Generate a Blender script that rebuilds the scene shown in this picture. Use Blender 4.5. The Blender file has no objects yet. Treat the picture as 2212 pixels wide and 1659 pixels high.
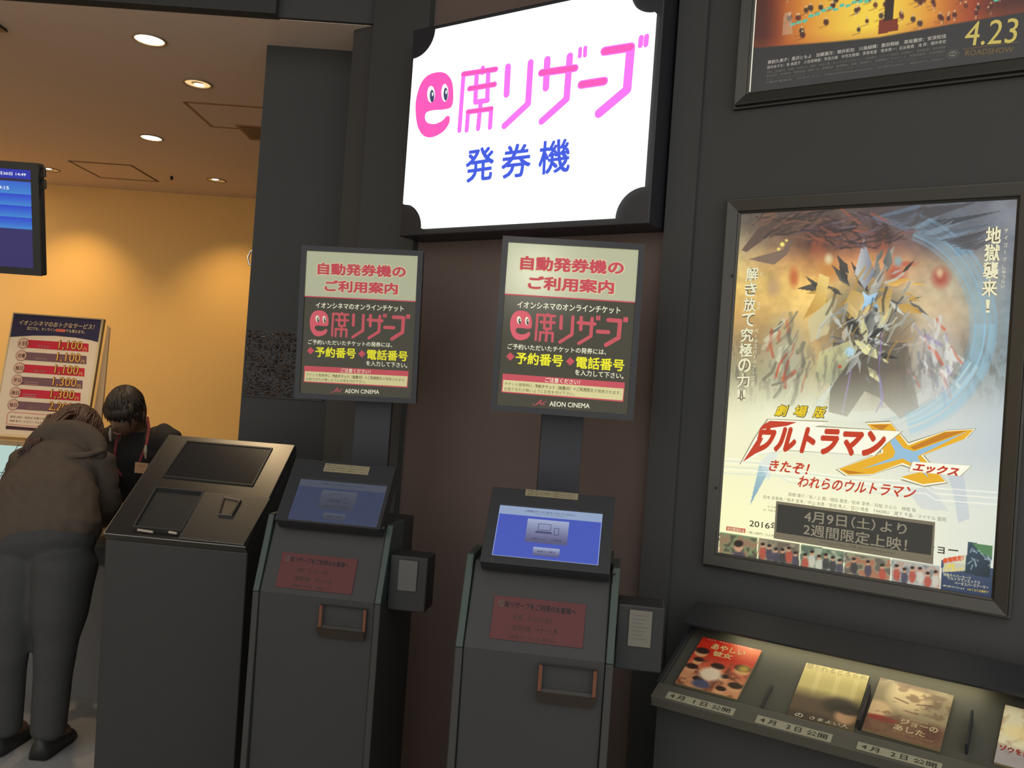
import bpy, bmesh, math, random
import numpy as np
from mathutils import Vector, Matrix
random.seed(7)
SC = bpy.context.scene
COL = SC.collection
R = math.radians

# ------------------------------------------------------------------ camera
W, H, F = 2212, 1659, 1862.3
ROLL, PITCH, CZ = .07076, .00956, 1.5
cr, sr, cp, sp = math.cos(ROLL), math.sin(ROLL), math.cos(PITCH), math.sin(PITCH)
FWD = Vector((0, cp, sp)); _u0 = Vector((0, -sp, cp)); _r0 = Vector((1, 0, 0))
RT = _r0 * cr + _u0 * sr; UP = -_r0 * sr + _u0 * cr
EYE = Vector((0, 0, CZ))
cd = bpy.data.cameras.new('camera'); cam = bpy.data.objects.new('camera', cd); COL.objects.link(cam)
cd.sensor_fit = 'HORIZONTAL'; cd.sensor_width = 36; cd.lens = F * 36 / W; cd.clip_start = .05
cam.matrix_world = Matrix(((RT.x, UP.x, -FWD.x, 0), (RT.y, UP.y, -FWD.y, 0), (RT.z, UP.z, -FWD.z, CZ), (0, 0, 0, 1)))
SC.camera = cam

# ------------------------------------------------------------------ world, exposure
wd = bpy.data.worlds.new('world'); SC.world = wd; wd.use_nodes = True
wd.node_tree.nodes['Background'].inputs[0].default_value = (1.0, .99, .95, 1)
wd.node_tree.nodes['Background'].inputs[1].default_value = 1.62
SC.view_settings.view_transform = 'Standard'; SC.view_settings.look = 'None'
SC.view_settings.exposure = 0; SC.view_settings.gamma = 1; SC.view_settings.use_curve_mapping = False


def lin(c):
    return tuple(((x / 255) / 12.92 if x / 255 <= .04045 else ((x / 255 + .055) / 1.055) ** 2.4) for x in c)


def ray(px, py):
    return FWD + RT * ((px - W / 2) / F) - UP * ((py - H / 2) / F)


def at(px, py, Y):
    """the point at depth Y seen at a pixel of the photograph"""
    d = ray(px, py)
    return EYE + d * (Y / d.y)


# ------------------------------------------------------------------ materials
MATS = {}


def mat(name, base=(.03, .03, .03), rough=.6, metal=0, emit=None, strength=1.0, spec=.3, coat=0, noise=None, bump=None, attr=None, attr_emit=None):
    if name in MATS: return MATS[name]
    m = bpy.data.materials.new(name); m.use_nodes = True; nt = m.node_tree; b = nt.nodes['Principled BSDF']
    b.inputs['Base Color'].default_value = (*base, 1); b.inputs['Roughness'].default_value = rough
    b.inputs['Metallic'].default_value = metal; b.inputs['Specular IOR Level'].default_value = spec
    if coat:
        b.inputs['Coat Weight'].default_value = coat; b.inputs['Coat Roughness'].default_value = .12
    if emit:
        b.inputs['Emission Color'].default_value = (*emit, 1); b.inputs['Emission Strength'].default_value = strength
    tc = nt.nodes.new('ShaderNodeTexCoord')
    if noise:
        sc_, amt = noise
        n = nt.nodes.new('ShaderNodeTexNoise'); n.inputs['Scale'].default_value = sc_; n.inputs['Detail'].default_value = 5
        nt.links.new(tc.outputs['Object'], n.inputs['Vector'])
        r = nt.nodes.new('ShaderNodeMapRange'); r.inputs['To Min'].default_value = 1 - amt; r.inputs['To Max'].default_value = 1 + amt
        nt.links.new(n.outputs['Fac'], r.inputs['Value'])
        mx = nt.nodes.new('ShaderNodeVectorMath'); mx.operation = 'SCALE'; mx.inputs[0].default_value = base
        nt.links.new(r.outputs['Result'], mx.inputs['Scale']); nt.links.new(mx.outputs[0], b.inputs['Base Color'])
    if bump:
        sc_, st, dist = bump
        n = nt.nodes.new('ShaderNodeTexNoise'); n.inputs['Scale'].default_value = sc_; n.inputs['Detail'].default_value = 6
        nt.links.new(tc.outputs['Object'], n.inputs['Vector'])
        bp = nt.nodes.new('ShaderNodeBump'); bp.inputs['Strength'].default_value = st; bp.inputs['Distance'].default_value = dist
        nt.links.new(n.outputs['Fac'], bp.inputs['Height']); nt.links.new(bp.outputs['Normal'], b.inputs['Normal'])
    if attr:
        a = nt.nodes.new('ShaderNodeAttribute'); a.attribute_name = attr; nt.links.new(a.outputs['Color'], b.inputs['Base Color'])
    if attr_emit:
        a = nt.nodes.new('ShaderNodeAttribute'); a.attribute_name = attr_emit
        nt.links.new(a.outputs['Color'], b.inputs['Emission Color']); b.inputs['Emission Strength'].default_value = strength
    MATS[name] = m
    return m


def glow(rgb, k=1.0):
    """backlit print or lit screen that shows as this colour"""
    return mat('lit_%d_%d_%d_%d' % (*rgb, int(k * 100)), (.012, .012, .012), .45, emit=lin(rgb), strength=k, spec=.15)


def ink(rgb, alb=1.0, rough=.6):
    """unlit paint or print of this colour"""
    c = tuple(x * alb for x in lin(rgb))
    return mat('print_%d_%d_%d_%d' % (*rgb, int(alb * 100)), c, rough, spec=.2)


M_BLACKWALL = mat('black_wall_paint', (.051, .051, .050), .8, spec=.2, noise=(3, .06))
M_REDWALL = mat('dark_brick_red_wall_paint', (.125, .092, .082), .8, spec=.2, noise=(2.5, .18))
M_COLUMN = mat('matt_black_column_laminate', (.047, .047, .046), .7, spec=.25, noise=(5, .05))
M_FLOOR = mat('dark_grey_carpet', (.27, .266, .26), .95, spec=.1, noise=(60, .15), bump=(300, .3, .004))
M_ORANGE = mat('ochre_wall_paint', (.80, .515, .195), .85, spec=.15, noise=(1.5, .03))
M_CEIL = mat('warm_beige_ceiling_paint', (.71, .575, .47), .9, spec=.1, noise=(40, .03))
M_CEILGREY = mat('grey_ceiling_paint', (.046, .046, .045), .9, spec=.1)
M_BLACK = mat('satin_black_plastic', (.022, .022, .024), .45, spec=.3)
M_BLACKM = mat('black_powder_coated_steel', (.018, .018, .022), .4, spec=.35)
M_KIOSK = mat('charcoal_painted_steel', (.033, .033, .0327), .55, spec=.25, noise=(20, .05))
M_TEAL = mat('dull_teal_acrylic', (.030, .045, .040), .35, spec=.3)
M_FRAME = mat('dark_anodised_aluminium', (.055, .052, .046), .38, metal=.6)
M_SILVER = mat('dark_brushed_steel', (.16, .155, .145), .30, metal=.95, bump=(90, .05, .001))
M_CHROME = mat('chrome', (.7, .68, .6), .2, metal=1)

# ------------------------------------------------------------------ object helpers


def tag(o, label=None, cat=None, group=None, kind=None):
    if label: o['label'] = label
    if cat: o['category'] = cat
    if group: o['group'] = group
    if kind: o['kind'] = kind
    return o


def thing(name, loc, label, cat, group=None):
    o = bpy.data.objects.new(name, None); COL.objects.link(o); o.location = loc; o.empty_display_size = .1
    return tag(o, label, cat, group)


def base_of(p):
    v = Vector((0, 0, 0))
    while p is not None:
        v += p.location; p = p.parent
    return v


def mk(name, vs, fs, m, parent=None, smooth=False, bevel=0):
    me = bpy.data.meshes.new(name)
    b = base_of(parent)
    me.from_pydata([tuple(Vector(v) - b) for v in vs], [], fs); me.validate(); me.update()
    for mm in (m if isinstance(m, (list, tuple)) else [m]): me.materials.append(mm)
    bm = bmesh.new(); bm.from_mesh(me)
    if len(vs) < 60000 and len(fs) > 1: bmesh.ops.recalc_face_normals(bm, faces=bm.faces)
    bm.to_mesh(me); bm.free()
    if smooth:
        for p in me.polygons: p.use_smooth = True
    o = bpy.data.objects.new(name, me); COL.objects.link(o)
    if parent is not None: o.parent = parent
    if bevel:
        md = o.modifiers.new('bevel', 'BEVEL'); md.width = bevel; md.segments = 2; md.limit_method = 'ANGLE'
    return o


class MB:
    def __init__(s): s.v = []; s.f = []

    def add(s, vs, fs):
        n = len(s.v); s.v += [Vector(v) for v in vs]; s.f += [tuple(i + n for i in f) for f in fs]; return s

    def hexa(s, a, b):
        """a, b: two rings of equal length; closed prism between them"""
        n = len(a)
        return s.add(list(a) + list(b), [tuple(range(n))[::-1], tuple(range(n, 2 * n))] + [(i, (i + 1) % n, n + (i + 1) % n, n + i) for i in range(n)])

    def box(s, lo, hi, fr=None):
        p = [(x, y, z) for z in (lo[2], hi[2]) for x, y in ((lo[0], lo[1]), (hi[0], lo[1]), (hi[0], hi[1]), (lo[0], hi[1]))]
        if fr: p = [fr(*q) for q in p]
        return s.hexa(p[:4], p[4:])

    def tube(s, pts, r, n=10, caps=True):
        pts = [Vector(p) for p in pts]; rs = r if isinstance(r, (list, tuple)) else [r] * len(pts)
        rings = []; prev = None
        for i, p in enumerate(pts):
            d = (pts[min(i + 1, len(pts) - 1)] - pts[max(i - 1, 0)]).normalized()
            u = (prev - d * prev.dot(d)) if prev is not None else d.orthogonal()
            u.normalize(); prev = u; w = d.cross(u)
            rings.append([p + (u * math.cos(2 * math.pi * k / n) + w * math.sin(2 * math.pi * k / n)) * rs[i] for k in range(n)])
        vs = [v for q in rings for v in q]; fs = []
        for i in range(len(pts) - 1):
            for k in range(n): fs.append((i * n + k, i * n + (k + 1) % n, (i + 1) * n + (k + 1) % n, (i + 1) * n + k))
        if caps: fs += [tuple(range(n))[::-1], tuple(range((len(pts) - 1) * n, len(pts) * n))]
        return s.add(vs, fs)

    def ball(s, c, r, n=16, m=10, basis=None):
        c = Vector(c); r = r if isinstance(r, (list, tuple)) else (r, r, r)
        vs = []; fs = []
        B = basis or (Vector((1, 0, 0)), Vector((0, 1, 0)), Vector((0, 0, 1)))
        for i in range(m + 1):
            t = math.pi * i / m
            for k in range(n):
                a = 2 * math.pi * k / n
                vs.append(c + B[0] * (r[0] * math.sin(t) * math.cos(a)) + B[1] * (r[1] * math.sin(t) * math.sin(a)) + B[2] * (r[2] * math.cos(t)))
        for i in range(m):
            for k in range(n): fs.append((i * n + k, i * n + (k + 1) % n, (i + 1) * n + (k + 1) % n, (i + 1) * n + k))
        return s.add(vs, fs)

    def build(s, name, m, parent=None, **k): return mk(name, s.v, s.f, m, parent, **k)


def frame_box(name, lo, hi, m, parent=None, fr=None, **k): return MB().box(lo, hi, fr).build(name, m, parent, **k)


class Panel:
    """a flat surface in the room: centre c, right axis a, up axis b, n faces the hall"""
    def __init__(s, c, yaw, tilt=0, spin=0):
        s.c = Vector(c); ax = Vector((math.cos(yaw), math.sin(yaw), 0)); bk = Vector((-math.sin(yaw), math.cos(yaw), 0))
        up = bk * math.sin(tilt) + Vector((0, 0, 1)) * math.cos(tilt)
        s.a = ax * math.cos(spin) + up * math.sin(spin); s.b = -ax * math.sin(spin) + up * math.cos(spin); s.n = s.a.cross(s.b)

    def px(s, p):
        d = ray(*p); P = EYE + d * ((s.c - EYE).dot(s.n) / d.dot(s.n)); q = P - s.c
        return (q.dot(s.a), q.dot(s.b))

    def w(s, st, off=0): return s.c + s.a * st[0] + s.b * st[1] + s.n * off

    def shifted(s, off):
        q = Panel((0, 0, 0), 0); q.c = s.c + s.n * off; q.a, q.b, q.n = s.a, s.b, s.n; return q


LAY = .0005


def flat(pan, sts, layer, m, name, parent):
    return mk(name, [pan.w(q, layer * LAY) for q in sts], [tuple(range(len(sts)))], m, parent)


def slab(pan, sts, o0, o1, m, name, parent, bevel=0):
    mb = MB(); mb.hexa([pan.w(q, o0) for q in sts], [pan.w(q, o1) for q in sts]); return mb.build(name, m, parent, bevel=bevel)


def ring(pan, outer, inner, o0, o1, m, name, parent, o_in=None, bevel=0):
    """mitred frame: outer / inner quads (4 points), front at o1, its inner lip at o_in"""
    o_in = o1 if o_in is None else o_in
    vs = []
    for i in range(4): vs += [pan.w(outer[i], o0), pan.w(outer[i], o1), pan.w(inner[i], o_in), pan.w(inner[i], o0)]
    fs = []
    for i in range(4):
        j = (i + 1) % 4
        for k in range(4): fs.append((i * 4 + k, i * 4 + (k + 1) % 4, j * 4 + (k + 1) % 4, j * 4 + k))
    return mk(name, vs, fs, m, parent, bevel=bevel)


def stroke_geo(pts, wd_, n=8):
    """rounded ribbon polygons along a polyline, 2D"""
    out = []
    for i in range(len(pts) - 1):
        x0, y0 = pts[i]; x1, y1 = pts[i + 1]; L = math.hypot(x1 - x0, y1 - y0) or 1e-6
        a = math.atan2(y1 - y0, x1 - x0); r = wd_ / 2; P = []
        for k in range(n + 1):
            t = a + math.pi / 2 + math.pi * k / n; P.append((x0 + r * math.cos(t), y0 + r * math.sin(t)))
        for k in range(n + 1):
            t = a - math.pi / 2 + math.pi * k / n; P.append((x1 + r * math.cos(t), y1 + r * math.sin(t)))
        out.append(P)
    return out


class Print:
    """collects flat lettering and shapes on one panel, one mesh per colour"""
    def __init__(s, pan, parent): s.p = pan; s.parent = parent; s.d = {}

    def poly(s, sts, m, layer=1):
        mb = s.d.setdefault(m.name, (m, MB()))[1]
        k = 0
        mb.add([s.p.w(q, (layer + .02 * (len(mb.f) % 8)) * LAY) for q in sts], [tuple(range(len(sts)))])

    def ppoly(s, pts, m, layer=1): s.poly([s.p.px(q) for q in pts], m, layer)

    def stroke(s, sts, w, m, layer=2):
        for P in stroke_geo(sts, w): s.poly(P, m, layer)

    def pstroke(s, pts, wpx, m, layer=2):
        q = [s.p.px(x) for x in pts]; a = s.p.px((pts[0][0] + wpx, pts[0][1]))
        s.stroke(q, math.hypot(a[0] - q[0][0], a[1] - q[0][1]), m, layer)

    def ell(s, c, rx, ry, m, layer=2, n=24):
        s.poly([(c[0] + rx * math.cos(2 * math.pi * k / n), c[1] + ry * math.sin(2 * math.pi * k / n)) for k in range(n)], m, layer)

    def text(s, body, l, r, h, m, layer=3, bold=0, shear=0):
        """l, r: ends of the text's middle line and h its height, all in panel units"""
        me = text_mesh(body, bold, shear)
        if me is None: return
        vs, fs, (x0, x1, y0, y1) = me
        dx, dy = r[0] - l[0], r[1] - l[1]; L = math.hypot(dx, dy); ux, uy = dx / L, dy / L
        mb = MB(); s.d[('t', len(s.d))] = (m, mb)
        out = []
        for x, y in vs:
            t = (x - x0) / (x1 - x0) * L; v = ((y - y0) / (y1 - y0) - .5) * h
            out.append(s.p.w((l[0] + ux * t - uy * v, l[1] + uy * t + ux * v), layer * LAY))
        mb.add(out, fs)

    def ptext(s, body, l, r, hpx, m, layer=3, bold=0, shear=0, fixrot=None):
        """the same with the ends given where the photograph shows them"""
        L, Rr = s.p.px(l), s.p.px(r)
        mid = ((l[0] + r[0]) / 2, (l[1] + r[1]) / 2)
        t, b = s.p.px((mid[0], mid[1] - hpx / 2)), s.p.px((mid[0], mid[1] + hpx / 2))
        s.text(body, L, Rr, math.hypot(t[0] - b[0], t[1] - b[1]), m, layer, bold, shear)

    def vtext(s, body, p0, p1, size, m, layer=3, bold=0):
        n = len(body)
        for i, ch in enumerate(body):
            t = i / max(1, n - 1); x = p0[0] + (p1[0] - p0[0]) * t; y = p0[1] + (p1[1] - p0[1]) * t
            w_ = size * (.32 if ch in '！!' else .9); hh = size
            if ch == 'ー':
                s.pstroke([(x, y - size * .35), (x - 1, y + size * .35)], max(1.2, size * .12), m, layer); continue
            s.ptext(ch, (x - w_ / 2, y), (x + w_ / 2, y + w_ * (-.03)), hh, m, layer, bold)

    def build(s, name='lettering'):
        for k, (m, mb) in s.d.items():
            nm = name if isinstance(k, tuple) else 'printed_shapes'; me = bpy.data.meshes.new(nm); b = base_of(s.parent)
            me.from_pydata([tuple(v - b) for v in mb.v], [], mb.f); me.validate(); me.materials.append(m)
            o = bpy.data.objects.new(nm, me); COL.objects.link(o); o.parent = s.parent
            if nm == 'printed_shapes' and len(mb.f) > 1: o['kind'] = 'stuff'


_TC = {}


def text_mesh(body, bold=0, shear=0):
    key = (body, bold, shear)
    if key in _TC: return _TC[key]
    c = bpy.data.curves.new('t', 'FONT'); c.body = body; c.shear = shear; c.resolution_u = 3
    o = bpy.data.objects.new('t', c); COL.objects.link(o)
    dg = bpy.context.evaluated_depsgraph_get(); dg.update()
    me = bpy.data.meshes.new_from_object(o.evaluated_get(dg))
    vs = [(v.co.x, v.co.y) for v in me.vertices]; fs = [tuple(p.vertices) for p in me.polygons]
    bpy.data.objects.remove(o); bpy.data.curves.remove(c); bpy.data.meshes.remove(me)
    if not vs: return None
    if bold:
        n = 8 if bold > .035 else 4; b0 = abs(bold); V, Fc = [], []
        for k in range(n):
            a = 2 * math.pi * (k + .5) / n; m_ = len(V)
            V += [(x + b0 * math.cos(a), y + b0 * math.sin(a)) for x, y in vs]; Fc += [tuple(i + m_ for i in f) for f in fs]
        vs, fs = V, Fc
    xs = [v[0] for v in vs]; ys = [v[1] for v in vs]
    _TC[key] = (vs, fs, (min(xs), max(xs), min(ys), max(ys)))
    return _TC[key]


def smooth_loop(pts, n=5):
    out = []; m = len(pts)
    for i in range(m):
        p0, p1, p2, p3 = (pts[(i + k) % m] for k in (-1, 0, 1, 2))
        for k in range(n):
            t = k / n
            out.append(tuple(.5 * (2 * p1[j] + (p2[j] - p0[j]) * t + (2 * p0[j] - 5 * p1[j] + 4 * p2[j] - p3[j]) * t * t + (3 * p1[j] - p0[j] - 3 * p2[j] + p3[j]) * t ** 3) for j in (0, 1)))
    return out


# ------------------------------------------------------------------ flat artwork as coloured cells on a fine grid
class Art:
    def __init__(s, pan, s0, s1, t0, t1, nx, ny):
        s.pan = pan; s.nx, s.ny = nx, ny
        S = np.linspace(s0, s1, nx); T = np.linspace(t1, t0, ny); s.S, s.T = np.meshgrid(S, T)
        P = np.array(pan.c) + s.S[..., None] * np.array(pan.a) + s.T[..., None] * np.array(pan.b) - np.array(EYE)
        d = P @ np.array(FWD); s.X = W / 2 + F * (P @ np.array(RT)) / d; s.Y = H / 2 - F * (P @ np.array(UP)) / d
        s.C = np.zeros((ny, nx, 3)); s.rng = np.random.RandomState(3)

    def noise(s, nx, ny, seed=0):
        g = np.random.RandomState(seed).rand(ny + 2, nx + 2)
        u = np.linspace(0, nx, s.nx); v = np.linspace(0, ny, s.ny); iu = u.astype(int); iv = v.astype(int); fu = u - iu; fv = v - iv
        fu = fu * fu * (3 - 2 * fu); fv = (fv * fv * (3 - 2 * fv))[:, None]
        a = g[iv][:, iu] * (1 - fu) + g[iv][:, iu + 1] * fu; b = g[iv + 1][:, iu] * (1 - fu) + g[iv + 1][:, iu + 1] * fu
        return a * (1 - fv) + b * fv

    def fractal(s, nx, ny, seed=0, oct=4):
        t = 0; w = 1; tot = 0
        for k in range(oct): t = t + w * s.noise(nx * 2 ** k, ny * 2 ** k, seed + k); tot += w; w *= .55
        return t / tot

    def mix(s, mask, rgb):
        mask = np.clip(mask, 0, 1)[..., None]; s.C = s.C * (1 - mask) + np.array(rgb, float) * mask

    def table(s, xs, ys, cols):
        """bilinear table of colours at photo columns xs and rows ys"""
        cols = np.array(cols, float)
        for ch in range(3):
            fx = np.stack([np.interp(s.Y, ys, cols[:, i, ch]) for i in range(len(xs))], 0)
            i = np.clip(np.searchsorted(xs, s.X) - 1, 0, len(xs) - 2); x = np.array(xs, float)
            t = np.clip((s.X - x[i]) / (x[i + 1] - x[i]), 0, 1)
            a = np.take_along_axis(fx, i[None], 0)[0]; b = np.take_along_axis(fx, i[None] + 1, 0)[0]
            s.C[..., ch] = a * (1 - t) + b * t

    def blob(s, c, rx, ry, rgb, a=1, soft=.5, ang=0):
        ca, sa = math.cos(ang), math.sin(ang); x = s.X - c[0]; y = s.Y - c[1]
        d = np.sqrt(((x * ca + y * sa) / rx) ** 2 + ((-x * sa + y * ca) / ry) ** 2)
        s.mix(a * np.clip((1 - d) / soft + .5 * 0, 0, 1), rgb)

    def poly(s, pts, rgb, a=1, grad=None):
        m = np.zeros(s.X.shape, bool); n = len(pts)
        for i in range(n):
            x0, y0 = pts[i]; x1, y1 = pts[(i + 1) % n]
            if y0 == y1: continue
            c = ((y0 > s.Y) != (y1 > s.Y)) & (s.X < (x1 - x0) * (s.Y - y0) / (y1 - y0) + x0); m ^= c
        if grad is None: s.mix(m * a, rgb)
        else:
            (p0, p1, rgb2) = grad; dx, dy = p1[0] - p0[0], p1[1] - p0[1]
            t = np.clip(((s.X - p0[0]) * dx + (s.Y - p0[1]) * dy) / (dx * dx + dy * dy), 0, 1)[..., None]
            c = np.array(rgb, float) * (1 - t) + np.array(rgb2, float) * t
            mm = (m * a)[..., None]; s.C = s.C * (1 - mm) + c * mm

    def line(s, pts, w, rgb, a=1):
        d = np.full(s.X.shape, 1e9)
        for (x0, y0), (x1, y1) in zip(pts, pts[1:]):
            dx, dy = x1 - x0, y1 - y0; t = np.clip(((s.X - x0) * dx + (s.Y - y0) * dy) / (dx * dx + dy * dy + 1e-9), 0, 1)
            d = np.minimum(d, np.hypot(s.X - x0 - t * dx, s.Y - y0 - t * dy))
        s.mix(a * np.clip((w / 2 - d) / 1.2 + .5, 0, 1), rgb)

    def arc(s, c, r, w, a0, a1, rgb, a=1):
        x = s.X - c[0]; y = s.Y - c[1]; d = np.hypot(x, y); t = np.degrees(np.arctan2(-y, x)) % 360
        inside = ((t - a0) % 360) < ((a1 - a0) % 360)
        s.mix(a * inside * np.clip((w / 2 - abs(d - r)) / 3 + .5, 0, 1), rgb)

    def build(s, name, parent, m, off=0, attr='paint'):
        P = (np.array(s.pan.c) + s.S[..., None] * np.array(s.pan.a) + s.T[..., None] * np.array(s.pan.b) + np.array(s.pan.n) * off - np.array(base_of(parent))).reshape(-1, 3)
        nx, ny = s.nx, s.ny; idx = np.arange(nx * ny).reshape(ny, nx)
        q = np.stack([idx[1:, :-1], idx[1:, 1:], idx[:-1, 1:], idx[:-1, :-1]], -1).reshape(-1, 4)
        me = bpy.data.meshes.new(name); me.vertices.add(len(P)); me.vertices.foreach_set('co', P.ravel())
        me.loops.add(q.size); me.loops.foreach_set('vertex_index', q.ravel().astype(np.int32))
        me.polygons.add(len(q)); me.polygons.foreach_set('loop_start', np.arange(0, q.size, 4, dtype=np.int32))
        me.update(calc_edges=True)
        at_ = me.color_attributes.new(attr, 'FLOAT_COLOR', 'POINT')
        c = np.clip(s.C, 0, 255) / 255; c = np.where(c <= .04045, c / 12.92, ((c + .055) / 1.055) ** 2.4)
        at_.data.foreach_set('color', np.concatenate([c, np.ones((ny, nx, 1))], -1).ravel().astype(np.float32))
        me.materials.append(m); o = bpy.data.objects.new(name, me); COL.objects.link(o); o.parent = parent
        return o


# ================================================================== THE ROOM
ZC = CZ + 1.448                       # lobby ceiling
YW = -.5722                           # heading of the poster wall
WC = Vector((.9599, 2.405, 0))
WALL = Panel((WC.x, WC.y, CZ), YW)    # poster wall plane, n faces the hall
WA, WN = WALL.a, WALL.n


def wallpt(px, py, off=0):
    q = WALL.shifted(off); st = q.px((px, py)); return q.w(st)


def wall_s(px, py, off=0): return WALL.shifted(off).px((px, py))[0]


ZT = 4.0


def vslab(s0, s1, z0, z1, off0, off1, m, name):
    """upright slab along the poster wall from s0 to s1, between two depths"""
    def P(s_, o_, z): q = WALL.w((s_, 0), o_); return (q.x, q.y, z)
    mb = MB(); mb.hexa([P(s0, off0, z0), P(s1, off0, z0), P(s1, off1, z0), P(s0, off1, z0)], [P(s0, off0, z1), P(s1, off0, z1), P(s1, off1, z1), P(s0, off1, z1)])
    return mb.build(name, m)


def struct(o, label=None): o['kind'] = 'structure'; return tag(o, label)


struct(frame_box('floor', (-7, -4.5, -.1), (6, 7.6, 0), M_FLOOR), 'dark carpeted floor')
struct(frame_box('wall_back', (-7, 7.13, 0), (-.2, 7.33, ZC + .3), M_ORANGE), 'ochre wall of the ticket counter, washed by downlights')
struct(frame_box('ceiling', (-7, 3.50, ZC), (-.2, 7.35, ZC + .12), M_CEIL), 'warm beige ceiling over the ticket counter')
struct(frame_box('trim_1', (-7, 3.44, ZC - .001), (-1.05, 3.50, ZT), M_CEILGREY), 'grey fascia where the lobby ceiling steps up')
struct(frame_box('wall_left', (-7.2, -4.5, 0), (-7, 7.35, ZT), M_ORANGE))
struct(frame_box('ceiling', (-7, .6, ZT), (6, 3.5, ZT + .1), mat('black_added_soffit', (.04, .04, .04), .9, spec=.1)), 'unseen dark soffit added over the machines to darken their reflections')  # partial ceiling added out of view so the steel top mirrors black
# pillar with its face square to the lobby, bulkhead over it
struct(frame_box('wall_pillar', (-1.18, 3.78, 0), (-.20, 7.2, ZC), M_COLUMN), 'matt black pillar between the counter and the machines')
struct(frame_box('trim_2', (-1.05, 3.48, ZC + .002), (-.3, 3.80, ZT), M_COLUMN), 'black bulkhead above the pillar')
# poster wall: black column, recessed red panel, black column, poster wall
sA = wall_s(767, 600); sB = wall_s(880, 700); sC = wall_s(1424, 700); sD = wall_s(1487, 700)
struct(vslab(sA - .14, sA, 0, ZT, -.5, -.035, M_COLUMN, 'trim_3'), 'black return beside the pillar')
struct(vslab(sA, sB, 0, ZT, -.5, 0, M_BLACKWALL, 'trim_4'), 'black upright left of the red wall panel')
struct(vslab(sB, sC, 0, ZT, -.5, -.03, M_REDWALL, 'wall_middle'), 'dark brick-red wall panel behind the ticket machines')
struct(vslab(sC, sD, 0, ZT, -.5, .015, M_COLUMN, 'trim_5'), 'black upright right of the red wall panel')
struct(vslab(sD, sD + 3.2, 0, ZT, -.5, 0, M_BLACKWALL, 'wall_right'), 'black wall that carries the film posters')

# crinkled dark stone panel on the pillar
def stone_panel():
    o = thing('stone_panel', (-1.0, 3.76, 1.40), 'glossy dark rough-cut stone panel on the black pillar, left of the small sign', 'stone panel')
    pan = Panel((-1.0, 3.775, 1.53), 0)
    x0, z0 = -1.172, 1.405; x1, z1 = -.82, 1.693; nx, nz = 110, 90
    rng = random.Random(5); from mathutils import noise as NZ
    vs = []; fs = []
    for j in range(nz):
        for i in range(nx):
            x = x0 + (x1 - x0) * i / (nx - 1); z = z0 + (z1 - z0) * j / (nz - 1)
            e = min(i, nx - 1 - i, j, nz - 1 - j)
            d = .004 + .012 * abs(NZ.noise(Vector((x * 40, z * 70, 1)))) + .010 * abs(NZ.noise(Vector((x * 110, z * 160, 4))))
            vs.append((x, 3.78 - (d if e > 0 else -.004), z))
    for j in range(nz - 1):
        for i in range(nx - 1): fs.append((j * nx + i, j * nx + i + 1, (j + 1) * nx + i + 1, (j + 1) * nx + i))
    mk('stone_face', vs, fs, mat('glossy_dark_stone', (.045, .030, .024), .32, spec=.6, noise=(25, .6)), o)
    frame_box('backing_board', (x0, 3.772, z0 - .004), (x1, 3.779, z1 + .004), M_BLACK, o)


stone_panel()
# chrome dome on the pillar's side
_h = at(541, 557, 3.86).z
_o = thing('wall_handle', (-1.18, 3.86, _h), 'small curved chrome handle on the left side of the black pillar', 'handle')
MB().tube([(-1.18, 3.86, _h - .035), (-1.212, 3.86, _h - .03), (-1.222, 3.86, _h), (-1.212, 3.86, _h + .03), (-1.18, 3.86, _h + .035)], .005, 10).build('grip', M_CHROME, _o, smooth=True)
for q in (-.035, .035): MB().tube([(-1.18, 3.86, _h + q), (-1.185, 3.86, _h + q)], .009, 14).build('rose', M_CHROME, _o)

# ---- lobby ceiling fittings
WARM = (1.0, .66, .30)


def ceil_at(px, py):
    d = ray(px, py); return EYE + d * ((ZC - CZ) / d.z)


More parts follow.
